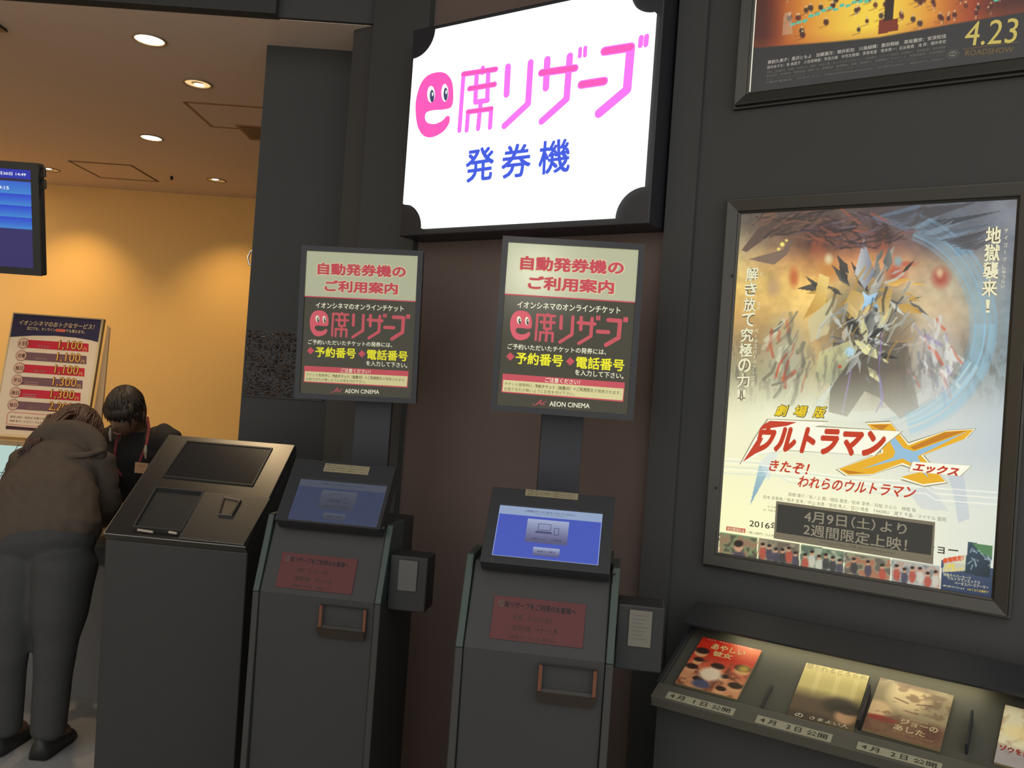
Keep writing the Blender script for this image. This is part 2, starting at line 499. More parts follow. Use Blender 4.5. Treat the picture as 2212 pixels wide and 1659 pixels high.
M_LAMP = mat('lamp_glow', (.8, .8, .8), .5, emit=(1, .86, .55), strength=9)
M_REFL = mat('lamp_reflector', (.8, .68, .4), .35, metal=.3, emit=(1, .72, .3), strength=.55)
M_TRIM = mat('beige_painted_lamp_trim', (.34, .24, .16), .5)
DL = [((323, 85), .062, 'brightest round downlight, nearest the dark bulkhead', 9, True),
      ((427, 180), .062, 'round downlight whose pale reflector shows, second from the bulkhead', 9, False),
      ((327, 297), .062, 'bright round downlight in the middle of the lobby ceiling', 9, True),
      ((108, 366), .062, 'half-seen wall-washing downlight beside the hanging screen', 0, False),
      ((468, 389), .062, 'half-seen wall-washing downlight near the black pillar', 0, False)]
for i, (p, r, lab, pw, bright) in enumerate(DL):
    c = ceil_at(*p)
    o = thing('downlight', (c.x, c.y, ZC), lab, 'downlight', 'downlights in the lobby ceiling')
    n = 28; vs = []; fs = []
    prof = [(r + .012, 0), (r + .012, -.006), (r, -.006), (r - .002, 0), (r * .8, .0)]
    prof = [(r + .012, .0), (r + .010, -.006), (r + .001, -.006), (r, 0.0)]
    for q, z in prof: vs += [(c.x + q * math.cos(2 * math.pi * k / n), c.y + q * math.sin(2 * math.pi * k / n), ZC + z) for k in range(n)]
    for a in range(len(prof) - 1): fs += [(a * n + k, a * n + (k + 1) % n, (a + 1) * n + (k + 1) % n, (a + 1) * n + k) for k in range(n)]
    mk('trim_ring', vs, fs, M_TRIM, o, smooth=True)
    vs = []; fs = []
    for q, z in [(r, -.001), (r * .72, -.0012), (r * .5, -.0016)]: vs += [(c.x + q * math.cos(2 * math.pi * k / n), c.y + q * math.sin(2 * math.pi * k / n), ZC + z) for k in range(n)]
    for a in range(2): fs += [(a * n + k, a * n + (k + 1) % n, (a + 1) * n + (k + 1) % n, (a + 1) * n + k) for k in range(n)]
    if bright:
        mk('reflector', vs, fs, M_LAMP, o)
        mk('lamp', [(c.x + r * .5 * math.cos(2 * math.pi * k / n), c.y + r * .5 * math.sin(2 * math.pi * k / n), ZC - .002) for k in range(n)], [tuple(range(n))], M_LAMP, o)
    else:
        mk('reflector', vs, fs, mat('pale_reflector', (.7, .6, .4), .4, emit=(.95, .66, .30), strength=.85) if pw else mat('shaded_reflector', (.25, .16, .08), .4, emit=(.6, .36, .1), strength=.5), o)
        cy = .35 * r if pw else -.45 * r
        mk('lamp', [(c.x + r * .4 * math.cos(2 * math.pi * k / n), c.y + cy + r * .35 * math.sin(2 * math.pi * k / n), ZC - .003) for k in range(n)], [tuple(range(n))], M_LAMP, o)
    ld = bpy.data.lights.new('downlight_lamp', 'SPOT'); lo = bpy.data.objects.new('downlight_lamp', ld); COL.objects.link(lo)
    lo.location = (0, 0, -.03); lo.parent = o; ld.shadow_soft_size = .03
    if pw:
        ld.energy = 45; ld.color = (1, .74, .46); ld.spot_size = R(95); ld.spot_blend = 1
    else:
        ld.energy = 42; ld.color = (1, .68, .28); ld.spot_size = R(92); ld.spot_blend = 1
        lo.rotation_euler = (R(16), 0, 0)

# fill lights added to brighten the lobby, out of view on the left
for _x, _y in ((-4.9, 4.4), (-5.9, 5.6), (-4.9, 6.5)):
    ld = bpy.data.lights.new('lobby_fill', 'AREA'); lo = bpy.data.objects.new('lobby_fill', ld); COL.objects.link(lo)
    ld.size = .5; ld.energy = 16; ld.color = (1, .78, .52); lo.location = (_x, _y, ZC - .03)

# access hatches (thin frames set in the ceiling), vent, detector
M_HATCH = mat('copper_brown_hatch_edge', (.30, .15, .09), .6)
M_HATCH2 = mat('dark_brown_hatch_edge', (.12, .075, .055), .6)


def hatch(pts, m, label, w=.02):
    P = [ceil_at(*p) for p in pts]; c = sum(P, Vector()) / 4
    o = thing('access_hatch', (c.x, c.y, ZC), label, 'hatch')
    mb = MB()
    for i in range(4):
        a, b = P[i], P[(i + 1) % 4]; d = (b - a).normalized(); s_ = Vector((-d.y, d.x, 0)) * w / 2; z = Vector((0, 0, -.003))
        mb.hexa([a - s_, b - s_, b + s_, a + s_], [a - s_ + z, b - s_ + z, b + s_ + z, a + s_ + z])
    mb.build('frame', m, o)
    Q = [c + (p - c) * .97 + Vector((0, 0, -.0015)) for p in P]
    mk('hatch_door', Q, [(0, 1, 2, 3)], M_CEIL, o)


def rect_hatch(TL, TR, BLy, m, label):
    a, b = ceil_at(*TL), ceil_at(*TR); c = ceil_at(*BLy)
    x0, x1, y0, y1 = a.x, b.x, min(a.y, c.y), max(a.y, c.y)
    P = [(x0, y1), (x1, y1), (x1, y0), (x0, y0)]
    c = Vector(((x0 + x1) / 2, (y0 + y1) / 2, ZC))
    o = thing('access_hatch', c, label, 'hatch')
    mb = MB(); w = .009
    for i in range(4):
        p, q = Vector((*P[i], ZC)), Vector((*P[(i + 1) % 4], ZC)); d = (q - p).normalized(); s_ = Vector((-d.y, d.x, 0)) * w; z = Vector((0, 0, -.003))
        mb.hexa([p - s_, q - s_, q + s_, p + s_], [p - s_ + z, q - s_ + z, q + s_ + z, p + s_ + z])
    mb.build('frame', m, o)
    frame_box('hatch_door', (x0 + .01, y0 + .01, ZC - .0015), (x1 - .01, y1 - .01, ZC + .01), M_CEIL, o)


rect_hatch((398, 220), (640, 237), (470, 274), M_HATCH, 'square ceiling hatch with copper-coloured edges, next to the black pillar')
rect_hatch((217, 383), (340, 391), (143, 347), M_HATCH2, 'square ceiling hatch with dark edges, above the price board')
c = ceil_at(541, 301)
o = thing('ceiling_vent', (c.x + .15, c.y - .12, ZC), 'brown ceiling vent half hidden by the black pillar', 'vent')
frame_box('frame', (c.x, c.y - .30, ZC - .004), (c.x + .3, c.y, ZC), M_HATCH, o)
for k in range(6): frame_box('slat', (c.x + .02, c.y - .27 + k * .043, ZC - .006), (c.x + .28, c.y - .25 + k * .043, ZC - .003), M_BLACK, o)
c = ceil_at(371, 381)
o = thing('smoke_detector', (c.x, c.y, ZC), 'tiny dark detector on the ceiling between the hatch and the downlight', 'detector')
MB().tube([(c.x, c.y, ZC), (c.x, c.y, ZC - .02), (c.x, c.y, ZC - .028)], [.012, .011, .006], 14).build('detector_body', mat('dark_detector', (.04, .03, .02), .5), o)

# ================================================================== PEOPLE
def loft(chains, rad, xdir, n=20, sub=5):
    """chains of joints grown into overlapping tapered limbs; rad: joint -> (position, (half width, half depth)); xdir: sideways axis of the body"""
    mb = MB()
    for ch in chains:
        P = [Vector(rad[k][0]) for k in ch]; Q = [rad[k][1] if isinstance(rad[k][1], tuple) else (rad[k][1],) * 2 for k in ch]
        pts = []; rr = []
        for i in range(len(P) - 1):
            p0, p1, p2, p3 = P[max(i - 1, 0)], P[i], P[i + 1], P[min(i + 2, len(P) - 1)]
            for k in range(sub):
                t = k / sub; pts.append(.5 * (2 * p1 + (p2 - p0) * t + (2 * p0 - 5 * p1 + 4 * p2 - p3) * t * t + (3 * p1 - p0 - 3 * p2 + p3) * t ** 3))
                e = t * t * (3 - 2 * t); rr.append(tuple(Q[i][j] * (1 - e) + Q[i + 1][j] * e for j in (0, 1)))
        pts.append(P[-1]); rr.append(Q[-1])
        def caps(p, d, r): return [(p + d * (min(r) * math.sin(a_) * .6), (r[0] * math.cos(a_), r[1] * math.cos(a_))) for a_ in (R(80), R(50), R(22))]
        d0 = (pts[0] - pts[1]).normalized(); d1 = (pts[-1] - pts[-2]).normalized()
        seq = caps(pts[0], d0, rr[0]) + list(zip(pts, rr)) + caps(pts[-1], d1, rr[-1])[::-1]
        vs = []; fs = []; prev = None
        for i, (p, r) in enumerate(seq):
            a_, b_ = seq[max(i - 1, 0)][0], seq[min(i + 1, len(seq) - 1)][0]; d = (b_ - a_).normalized()
            u = xdir - d * xdir.dot(d)
            if u.length < .35 and prev is not None: u = prev - d * prev.dot(d)
            u.normalize(); prev = u; w = d.cross(u)
            vs += [p + u * (r[0] * math.cos(2 * math.pi * k / n)) + w * (r[1] * math.sin(2 * math.pi * k / n)) for k in range(n)]
        m = len(seq)
        for i in range(m - 1):
            for k in range(n): fs.append((i * n + k, i * n + (k + 1) % n, (i + 1) * n + (k + 1) % n, (i + 1) * n + k))
        fs += [tuple(range(n))[::-1], tuple(range((m - 1) * n, m * n))]
        mb.add(vs, fs)
    return mb.v, mb.f


def remesh(vs, fs, vox, smooth_n=4):
    me = bpy.data.meshes.new('r'); me.from_pydata([tuple(v) for v in vs], [], fs)
    o = bpy.data.objects.new('r', me); COL.objects.link(o)
    md = o.modifiers.new('r', 'REMESH'); md.mode = 'VOXEL'; md.voxel_size = vox
    if smooth_n:
        sm = o.modifiers.new('s', 'SMOOTH'); sm.iterations = smooth_n; sm.factor = .5
    dg = bpy.context.evaluated_depsgraph_get(); dg.update()
    ev = bpy.data.meshes.new_from_object(o.evaluated_get(dg))
    vs = [v.co.copy() for v in ev.vertices]; fs = [tuple(p.vertices) for p in ev.polygons]
    bpy.data.objects.remove(o); bpy.data.meshes.remove(me); bpy.data.meshes.remove(ev)
    return vs, fs


def head_geo(c, fwd, up, s=1.0):
    """an adult head with brow, eye sockets, nose, lips, chin and ears; c is its centre"""
    fwd = fwd.normalized(); x = fwd.cross(up).normalized(); up = x.cross(fwd)
    vs = []; fs = []; n, m = 48, 36
    g = lambda a, b, cx, cy, sx, sy: math.exp(-((a - cx) / sx) ** 2 - ((b - cy) / sy) ** 2)
    for i in range(m + 1):
        t = math.pi * i / m
        for k in range(n):
            a = 2 * math.pi * k / n
            X = .076 * math.sin(t) * math.cos(a); Y = .096 * math.sin(t) * math.sin(a); Z = .118 * math.cos(t)
            if Z < 0:
                q = min(1, -Z / .118); X *= 1 - .34 * q; Y *= 1 - .12 * q
                if Y > 0: Y += .012 * q
            if Y > 0:
                fz = Y / .096
                Y += fz * (.024 * g(X, Z, 0, -.025, .011, .020) + .010 * g(X, Z, 0, .002, .009, .022) + .006 * g(X, Z, 0, .028, .04, .010)
                           - .010 * (g(X, Z, .030, .008, .016, .011) + g(X, Z, -.030, .008, .016, .011))
                           + .008 * g(X, Z, 0, -.062, .020, .006) + .007 * g(X, Z, 0, -.072, .017, .006) + .008 * g(X, Z, 0, -.100, .018, .012)
                           - .004 * g(X, Z, 0, -.067, .022, .0025))
            vs.append(c + (x * X + fwd * Y + up * Z) * s)
    for i in range(m):
        for k in range(n): fs.append((i * n + k, i * n + (k + 1) % n, (i + 1) * n + (k + 1) % n, (i + 1) * n + k))
    mb = MB(); mb.add(vs, fs)
    for sg in (-1, 1):
        mb.ball(c + (x * sg * .077 - fwd * .005 - up * .012) * s, (.008 * s, .018 * s, .032 * s), 12, 8, (x, fwd, up))
        mb.ball(c + (x * sg * .083 - fwd * .010 - up * .008) * s, (.004 * s, .020 * s, .028 * s), 12, 8, (x, fwd, up))
    return mb, x, fwd, up


def hand_geo(mb, wrist, aim, side, up, s=1.0, curl=.35):
    """palm with four fingers of different lengths and a thumb leaving its side"""
    aim = aim.normalized(); n = up - aim * up.dot(aim); n.normalize(); x = aim.cross(n).normalized() * side
    mb.hexa([wrist + (x * q[0] + n * q[1]) * s for q in ((-.026, -.012), (.026, -.012), (.026, .012), (-.026, .012))],
            [wrist + (aim * .085 + x * q[0] + n * q[1]) * s for q in ((-.040, -.012), (.038, -.012), (.038, .010), (-.040, .010))])
    for k, (ox, L) in enumerate(((-.030, .072), (-.010, .082), (.010, .077), (.029, .060))):
        p = wrist + (aim * .078 + x * ox) * s; pts = [p - aim * .02 * s, p]; a = curl * .4
        for q, f in ((.45, 1), (.30, 1.3), (.25, 1.2)):
            a += curl * f * .6; p = p + (aim * math.cos(a) - n * math.sin(a) + x * ox * .6) * (L * q * s); pts.append(p)
        mb.tube(pts, [.0095 * s, .0095 * s, .009 * s, .008 * s, .006 * s], 10)
    p = wrist + (aim * .022 - x * .028) * s; d = (aim * .7 - x * .65 - n * .25).normalized()
    mb.tube([p, p + d * .032 * s, p + (d + aim * .4).normalized() * .062 * s, p + (d * .6 + aim).normalized() * .088 * s], [.013 * s, .012 * s, .010 * s, .007 * s], 10)


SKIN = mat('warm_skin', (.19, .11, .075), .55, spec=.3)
SKIN2 = mat('darker_skin', (.16, .09, .06), .55, spec=.3)  # slightly darker tone, for the customer

PANTS_M = mat('black_trousers', (.05, .05, .05), .9, spec=.1, noise=(30, .1))


def person(root, J, head_c, fwd, hup, skin, up_m, low_m, shoe_m, top_rad, hips, sleeve_end, hands, vox=.009, fold=None):
    """J: joints pelvis, spine, chest, neck and for L/R: shoulder, elbow, wrist, hip, knee, ankle, toe"""
    v = lambda k: Vector(J[k]); XD = (v('shoulderR') - v('shoulderL')).normalized(); XD = Vector((XD.x, XD.y * .3, 0)).normalized()
    # body (skin), one continuous surface
    rad = {'pelvis': (v('pelvis'), (.10, .08)), 'spine': (v('spine'), (.10, .075)), 'chest': (v('chest'), (.10, .07)), 'neck': (v('neck'), (.052, .052)), 'headb': (head_c - hup * .03, (.05, .05))}
    for S in 'LR':
        for k, r in (('shoulder', .045), ('elbow', .038), ('wrist', .026), ('hip', .082), ('knee', .052), ('ankle', .036), ('toe', .03)): rad[k + S] = (v(k + S), r)
        rad['thigh' + S] = ((v('hip' + S) + v('knee' + S)) / 2, .075); rad['calf' + S] = (v('knee' + S) * .6 + v('ankle' + S) * .4, .054)
    ch = [('pelvis', 'spine', 'chest', 'neck', 'headb'), ('shoulderL', 'chest', 'shoulderR')]
    for S in 'LR': ch += [('shoulder' + S, 'elbow' + S, 'wrist' + S), ('pelvis', 'hip' + S, 'thigh' + S, 'knee' + S, 'calf' + S, 'ankle' + S, 'toe' + S)]
    vs, fs = loft(ch, rad, XD)
    mb, hx, hf, hu = head_geo(head_c, fwd, hup)
    mb.add(vs, fs)
    for S, sg in (('L', 1), ('R', -1)): hand_geo(mb, v('wrist' + S) - (v('wrist' + S) - v('elbow' + S)).normalized() * .0, hands[S][0], sg, hands[S][1])
    V, Fc = remesh(mb.v, mb.f, .0055, 2)
    mk('body', V, Fc, skin, root, smooth=True)
    # upper garment
    g = dict(rad)
    for k, r in top_rad.items():
        if k in g: g[k] = (g[k][0], r)
        for S in 'LR':
            if k + S in g: g[k + S] = (g[k + S][0], r)
    for S in 'LR': g['cuff' + S] = (v('elbow' + S) * (1 - sleeve_end) + v('wrist' + S) * sleeve_end, top_rad.get('cuff', .045))
    g['hem'] = (v('pelvis') - (v('spine') - v('pelvis')) * top_rad.get('drop', .1), top_rad.get('hem', (.17, .13)))
    ch = [('hem', 'spine', 'chest', 'neck')] + [('chest', 'shoulder' + S) for S in 'LR'] + [('shoulder' + S, 'elbow' + S, 'cuff' + S) for S in 'LR']
    g['chest2'] = (v('chest') * .6 + v('spine') * .4, top_rad['chest']); ch[0] = ('hem', 'spine', 'chest2', 'chest', 'neck')
    for S in 'LR': ch[1 + 'LR'.index(S)] = ('chestj', 'shoulder' + S)
    g['chestj'] = (v('chest'), top_rad['shoulder'] * 1.15)
    g['neck'] = (v('chest') * .35 + v('neck') * .65, top_rad['neck'])
    vs, fs = loft(ch, g, XD); V, Fc = remesh(vs, fs, vox, 8)
    from mathutils import noise as NZ
    amp = fold or .006
    me_c = v('chest')
    V2 = []
    for p in V:
        q = Vector((p.x * 14, p.y * 10, p.z * 5)); d = (p - (v('pelvis') + v('chest')) / 2).normalized()
        V2.append(p + d * (NZ.noise(q) * amp * 1.6 + NZ.noise(Vector((p.x * 30 + p.z * 22, p.y * 12, p.z * 26))) * amp))
    shirt = mk('upper_garment', V2, Fc, up_m, root, smooth=True)
    # trousers
    g = dict(rad)
    for k, r in hips.items():
        if k == 'waist': g['waist'] = (v('pelvis') + (v('spine') - v('pelvis')) * .5, r)
        elif k in g: g[k] = (g[k][0], r)
        else:
            for S in 'LR':
                if k + S in g: g[k + S] = (g[k + S][0], r)
    ch = [('waist', 'pelvis')] + [('hip' + S, 'thigh' + S, 'knee' + S, 'calf' + S, 'ankle' + S) for S in 'LR']
    vs, fs = loft(ch, g, XD); V, Fc = remesh(vs, fs, .01, 8)
    mk('trousers', V, Fc, low_m, root, smooth=True)
    for S in 'LR':
        a, t = v('ankle' + S), v('toe' + S); d = (t - a); d.z = 0; d.normalize(); sd = Vector((-d.y, d.x, 0))
        pr = [(-.07, .030, .075), (-.04, .038, .085), (.04, .042, .07), (.11, .046, .045), (.16, .038, .032), (.185, .018, .02)]
        vs = []; fs = []; n = 10
        for q, w_, h_ in pr:
            for k in range(n):
                an = math.pi * k / (n - 1); vs.append(Vector((a.x, a.y, 0)) + d * q + sd * (w_ * math.cos(an)) + Vector((0, 0, .006 + h_ * math.sin(an) * 1.0)))
        for i in range(len(pr) - 1):
            for k in range(n - 1): fs.append((i * n + k, i * n + k + 1, (i + 1) * n + k + 1, (i + 1) * n + k))
            fs.append((i * n + n - 1, i * n, (i + 1) * n, (i + 1) * n + n - 1))
        fs += [tuple(range(n)), tuple(range(len(vs) - n, len(vs)))[::-1]]
        mk('shoe', vs, fs, shoe_m, root, smooth=True)
    return hx, hf, hu, shirt


M_SHOE = mat('black_leather', (.02, .02, .02), .5)
HOODIE = mat('greyish_brown_jersey', (.075, .058, .045), .95, spec=.1, noise=(40, .10), bump=(400, .2, .001))

# --- the customer: bent forward over the counter, back to the hall
J = dict(pelvis=at(92, 1178, 3.28), spine=at(100, 1085, 3.36), chest=at(128, 1003, 3.50), neck=at(150, 962, 3.64),
         shoulderL=at(66, 1000, 3.52), shoulderR=at(205, 1002, 3.52), elbowL=at(30, 1070, 3.62), elbowR=at(224, 1085, 3.54),
         wristL=at(60, 1105, 3.84), wristR=at(222, 1122, 3.80),
         hipL=at(44, 1215, 3.28), hipR=at(140, 1215, 3.28), kneeL=at(16, 1400, 3.25), kneeR=at(120, 1400, 3.27))
for S, px in (('L', 8), ('R', 104)):
    a = at(px, 1580, 3.30); J['ankle' + S] = Vector((a.x, 3.30, .09)); J['toe' + S] = Vector((a.x, 3.42, .04))
cust = thing('person', (J['pelvis'].x, 3.28, 0), 'person in a greyish brown hooded top bending over the counter, seen from behind', 'person')
hc = at(163, 945, 3.78); hf = Vector((.12, .62, -.75)).normalized(); hup = Vector((-.02, .78, .62)).normalized()
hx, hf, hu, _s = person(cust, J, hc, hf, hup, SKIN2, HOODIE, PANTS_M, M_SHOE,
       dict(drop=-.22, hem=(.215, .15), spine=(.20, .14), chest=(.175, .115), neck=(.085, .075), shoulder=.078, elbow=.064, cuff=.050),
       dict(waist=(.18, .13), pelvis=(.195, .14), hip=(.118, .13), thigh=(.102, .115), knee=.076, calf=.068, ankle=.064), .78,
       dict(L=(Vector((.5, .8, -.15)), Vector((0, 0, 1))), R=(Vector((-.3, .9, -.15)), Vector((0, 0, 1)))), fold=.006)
# hood lying on the back of the neck
def locks(mb, c, x, f, u, r, n, seed, amin, amax, tmax, th=.0045):
    rng = random.Random(seed)
    for k in range(n):
        a = rng.uniform(amin, amax); t0 = rng.uniform(.05, .35); t1 = tmax * rng.uniform(.8, 1.05); P = []
        for j in range(6):
            t = t0 + (t1 - t0) * j / 5; b = a + .12 * math.sin(j + k); q = 1.0 + .03 * (j not in (0, 5))
            P.append(c + x * (r[0] * q * math.sin(t) * math.cos(b)) + f * (r[1] * q * math.sin(t) * math.sin(b)) + u * (r[2] * q * math.cos(t)))
        mb.tube(P, [.001, th, th, th, th, .001], 5)


def hood():
    C = at(147, 958, 3.50); mb = MB()
    pts = []; n = 14
    for k in range(n + 1):
        a = math.pi * (1.12 * k / n - .06); pts.append(C + Vector((.135 * math.cos(a), -.02 + .03 * math.sin(a), -.035 + .085 * math.sin(a))))
    mb.tube(pts, [.028 + .020 * math.sin(math.pi * k / n) for k in range(n + 1)], 12)
    mb.ball(C + Vector((.0, .02, -.01)), (.125, .075, .062), 20, 12)
    mb.ball(C + Vector((-.01, -.03, -.045)), (.10, .05, .028), 18, 10)
    q = [at(x, y, Y) for x, y, Y in ((66, 974, 3.47), (105, 984, 3.42), (150, 986, 3.41), (192, 982, 3.42), (226, 972, 3.46))]
    mb.tube(q, [.008, .013, .016, .013, .008], 12)
    V, Fc = remesh(mb.v, mb.f, .007, 3)
    o = mk('hood', V, Fc, HOODIE, cust, smooth=True)


hood()
M_HAIRR = mat('reddish_brown_hair', (.050, .025, .018), .6, spec=.35)
M_HAIRB = mat('black_hair', (.028, .020, .015), .55, spec=.35)


def customer_hair():
    mb = MB(); rng = random.Random(2)
    mb.ball(hc - hf * .012 + hu * .008, (.100, .120, .138), 28, 20, (hx, hf, hu))
    V, Fc = remesh(mb.v, mb.f, .008, 2); mb = MB(); mb.add(V, Fc)
    for k in range(70):        # long strands drawn over the left shoulder
        u = rng.uniform(0, 1)
        p0 = hc + hu * rng.uniform(.03, .11) - hf * rng.uniform(.04, .09) + hx * rng.uniform(-.08, .03)
        p1 = at(rng.uniform(84, 112), rng.uniform(922, 950), 3.52); p2 = at(rng.uniform(55, 84), rng.uniform(950, 976), 3.44); p3 = at(rng.uniform(36, 66), rng.uniform(972, 1000), 3.40)
        mb.tube([p0, (p0 + p1) / 2 + Vector((0, -.01, .025)), p1, p2, p3], [.006, .009, .008, .006, .0015], 6)
    for k in range(26):
        p0 = hc + hu * rng.uniform(.0, .10) - hf * .05 + hx * rng.uniform(.03, .085)
        mb.tube([p0, p0 + hx * .012 - Vector((0, .02, .05)), p0 + Vector((.004, .0, -.13))], [.007, .007, .002], 6)
    locks(mb, hc - hf * .012 + hu * .008, hx, hf, hu, (.100, .120, .138), 170, 8, 0, 2 * math.pi, 2.2, .0055)
    mb.build('hair', M_HAIRR, cust, smooth=True)


customer_hair()

# --- the clerk behind the counter, looking down
K = dict(pelvis=at(300, 1140, 4.66), spine=at(300, 1055, 4.58), chest=at(297, 968, 4.44), neck=at(296, 915, 4.38),
         shoulderL=at(360, 944, 4.42), shoulderR=at(236, 944, 4.40), elbowL=at(374, 1030, 4.40), elbowR=at(226, 1035, 4.36),
         wristL=at(336, 1098, 4.24), wristR=at(258, 1096, 4.22),
         hipL=at(335, 1185, 4.62), hipR=at(265, 1185, 4.62), kneeL=at(330, 1300, 4.6), kneeR=at(262, 1300, 4.6))
for S in 'LR':
    a = K['knee' + S]; K['ankle' + S] = Vector((a.x, 4.65, .09)); K['toe' + S] = Vector((a.x, 4.53, .04))
clerk = thing('person', (K['pelvis'].x, 4.62, 0), 'person with short black hair and red lanyard behind the counter, looking down', 'person')
kc = at(272, 890, 4.22); kf = Vector((-.16, -.84, -.52)).normalized(); ku = Vector((.02, -.50, .86)).normalized()
M_SHIRT = mat('black_uniform_cloth', (.030, .028, .027), .9, spec=.15, noise=(30, .1))
kx, kf, ku, _s = person(clerk, K, kc, kf, ku, SKIN, M_SHIRT, PANTS_M, M_SHOE,
       dict(drop=.1, hem=(.165, .12), spine=(.155, .11), chest=(.16, .11), neck=(.07, .065), shoulder=.072, elbow=.058, cuff=.042),
       dict(waist=(.15, .11), pelvis=(.16, .12), hip=.095, thigh=.09, knee=.07, calf=.065, ankle=.055), .6,
       dict(L=(Vector((-.5, -.6, -.25)), Vector((0, 0, 1))), R=(Vector((.3, -.8, -.2)), Vector((0, 0, 1)))), fold=.006)


def clerk_face():
    rng = random.Random(4); mb = MB()
    # cap of hair: shell over the skull above brow line, plus locks falling as a fringe
    vs = []; fs = []; n, m = 40, 18
    for i in range(m + 1):
        for k in range(n):
            a = 2 * math.pi * k / n; front = math.sin(a)
            lim = math.pi * (.42 if front > .3 else (.60 if front > -.3 else .70)); t = lim * i / m
            X = .087 * math.sin(t) * math.cos(a); Y = .107 * math.sin(t) * math.sin(a); Z = .132 * math.cos(t)
            r = 1 + .02 * math.sin(a * 17) * math.sin(t)
            vs.append(kc + kx * X * r + kf * Y * r + ku * (Z + .003))
    for i in range(m):
        for k in range(n): fs.append((i * n + k, i * n + (k + 1) % n, (i + 1) * n + (k + 1) % n, (i + 1) * n + k))
    mb.add(vs, fs)
    for k in range(60):
        a = rng.uniform(-1.15, 1.15); x = .080 * math.sin(a); y = .098 * math.cos(a)
        p0 = kc + kx * x * .85 + kf * y * .75 + ku * .085; p1 = kc + kx * x * 1.02 + kf * (y + .010) + ku * .045
        p2 = kc + kx * (x * 1.04 + rng.uniform(-.008, .008)) + kf * (y + .006) + ku * rng.uniform(.008, .028)
        mb.tube([p0, p1, p2], [.008, .008, .002], 6)
    for k in range(50):
        a = rng.uniform(math.pi * .75, math.pi * 2.25)
        p0 = kc + kx * .078 * math.cos(a) + kf * .095 * math.sin(a) + ku * .03
        p1 = p0 - ku * rng.uniform(.04, .07) + (kx * math.cos(a) + kf * math.sin(a)) * .002
        mb.tube([p0, p1], [.008, .002], 6)
    locks(mb, kc + ku * .003, kx, kf, ku, (.087, .107, .132), 150, 9, 0, 2 * math.pi, 1.35, .004)
    mb.build('hair', M_HAIRB, clerk, smooth=True)
    for sg in (-1, 1):
        e = kc + kx * sg * .030 + kf * .082 + ku * .007
        MB().ball(e, .0115, 14, 10).build('eye', mat('eye_white', (.35, .33, .3), .3), clerk, smooth=True)
        MB().tube([e + kf * .010 - kx * .014 + ku * .004, e + kf * .0135 + ku * .0055, e + kf * .010 + kx * .014 + ku * .004], .0022, 6).build('eyelid', M_HAIRB, clerk)
        MB().tube([e + kf * .013 - kx * .016 + ku * .017, e + kf * .016 + ku * .021, e + kf * .013 + kx * .016 + ku * .017], .0028, 6).build('eyebrow', M_HAIRB, clerk)
    MB().tube([kc + kf * .089 - kx * .020 - ku * .066, kc + kf * .097 - ku * .067, kc + kf * .089 + kx * .020 - ku * .066], .0035, 8).build('lips', mat('lips', (.22, .09, .07), .5), clerk, smooth=True)
    # lanyard and badge
    M_RED = mat('red_ribbon', (.16, .025, .03), .7); Yd = 4.22
    for pts in ([(318, 900, 4.32), (322, 925, 4.28), (316, 960, 4.24), (302, 995, 4.24), (296, 1020, 4.25)], [(262, 935, 4.28), (252, 950, 4.26), (248, 975, 4.25), (247, 1005, 4.27), (262, 1028, 4.28)]):
        P = [at(*q) for q in pts]; mb = MB(); s_ = Vector((.006, 0, 0))
        for a, b in zip(P, P[1:]): mb.hexa([a - s_, a + s_, a + s_ + Vector((0, .003, 0)), a - s_ + Vector((0, .003, 0))], [b - s_, b + s_, b + s_ + Vector((0, .003, 0)), b - s_ + Vector((0, .003, 0))])
        mb.build('lanyard', M_RED, clerk)
    P = Panel(at(306, 1011, 4.20), 0, .15)
    slab(P, [P.px(q) for q in ((292, 998), (321, 1001), (311, 1023), (290, 1021))], -.003, 0, mat('beige_card', (.32, .20, .12), .5), 'name_badge', clerk)
    pr = Print(P, clerk); pr.ptext('スタッフ', (297, 1005), (312, 1007), 5, ink((120, 50, 40), .6), 1); pr.build('badge_print')
    for q in ((238, 937), (314, 975)):
        a = at(*q, 4.21); MB().tube([a + Vector((0, 0, .03)), a, a + Vector((.004, 0, -.035))], [.006, .009, .004], 8).build('clip', mat('pale_metal_clip', (.35, .3, .24), .4, metal=.3), clerk)


clerk_face()

# ================================================================== COUNTER AND WHAT IS ON IT
M_CTOP = mat('dark_counter_laminate', (.045, .040, .034), .45)
M_CFRONT = mat('grey_counter_panel', (.14, .14, .14), .7)
o = thing('service_counter', (-2.6, 4.05, 0), 'low grey service counter the customer leans on', 'counter')
frame_box('worktop', (-4.6, 3.83, .68), (-1.2, 4.36, .72), M_CTOP, o, bevel=.003)
frame_box('fascia', (-4.6, 3.86, .60), (-1.2, 3.90, .68), M_BLACK, o)
frame_box('front_panel', (-4.6, 3.88, .0), (-1.2, 3.90, .60), M_CFRONT, o)
frame_box('end_panel', (-1.23, 3.90, 0), (-1.2, 4.34, .68), M_BLACK, o)
frame_box('end_panel', (-4.6, 3.90, 0), (-4.57, 4.34, .68), M_BLACK, o)

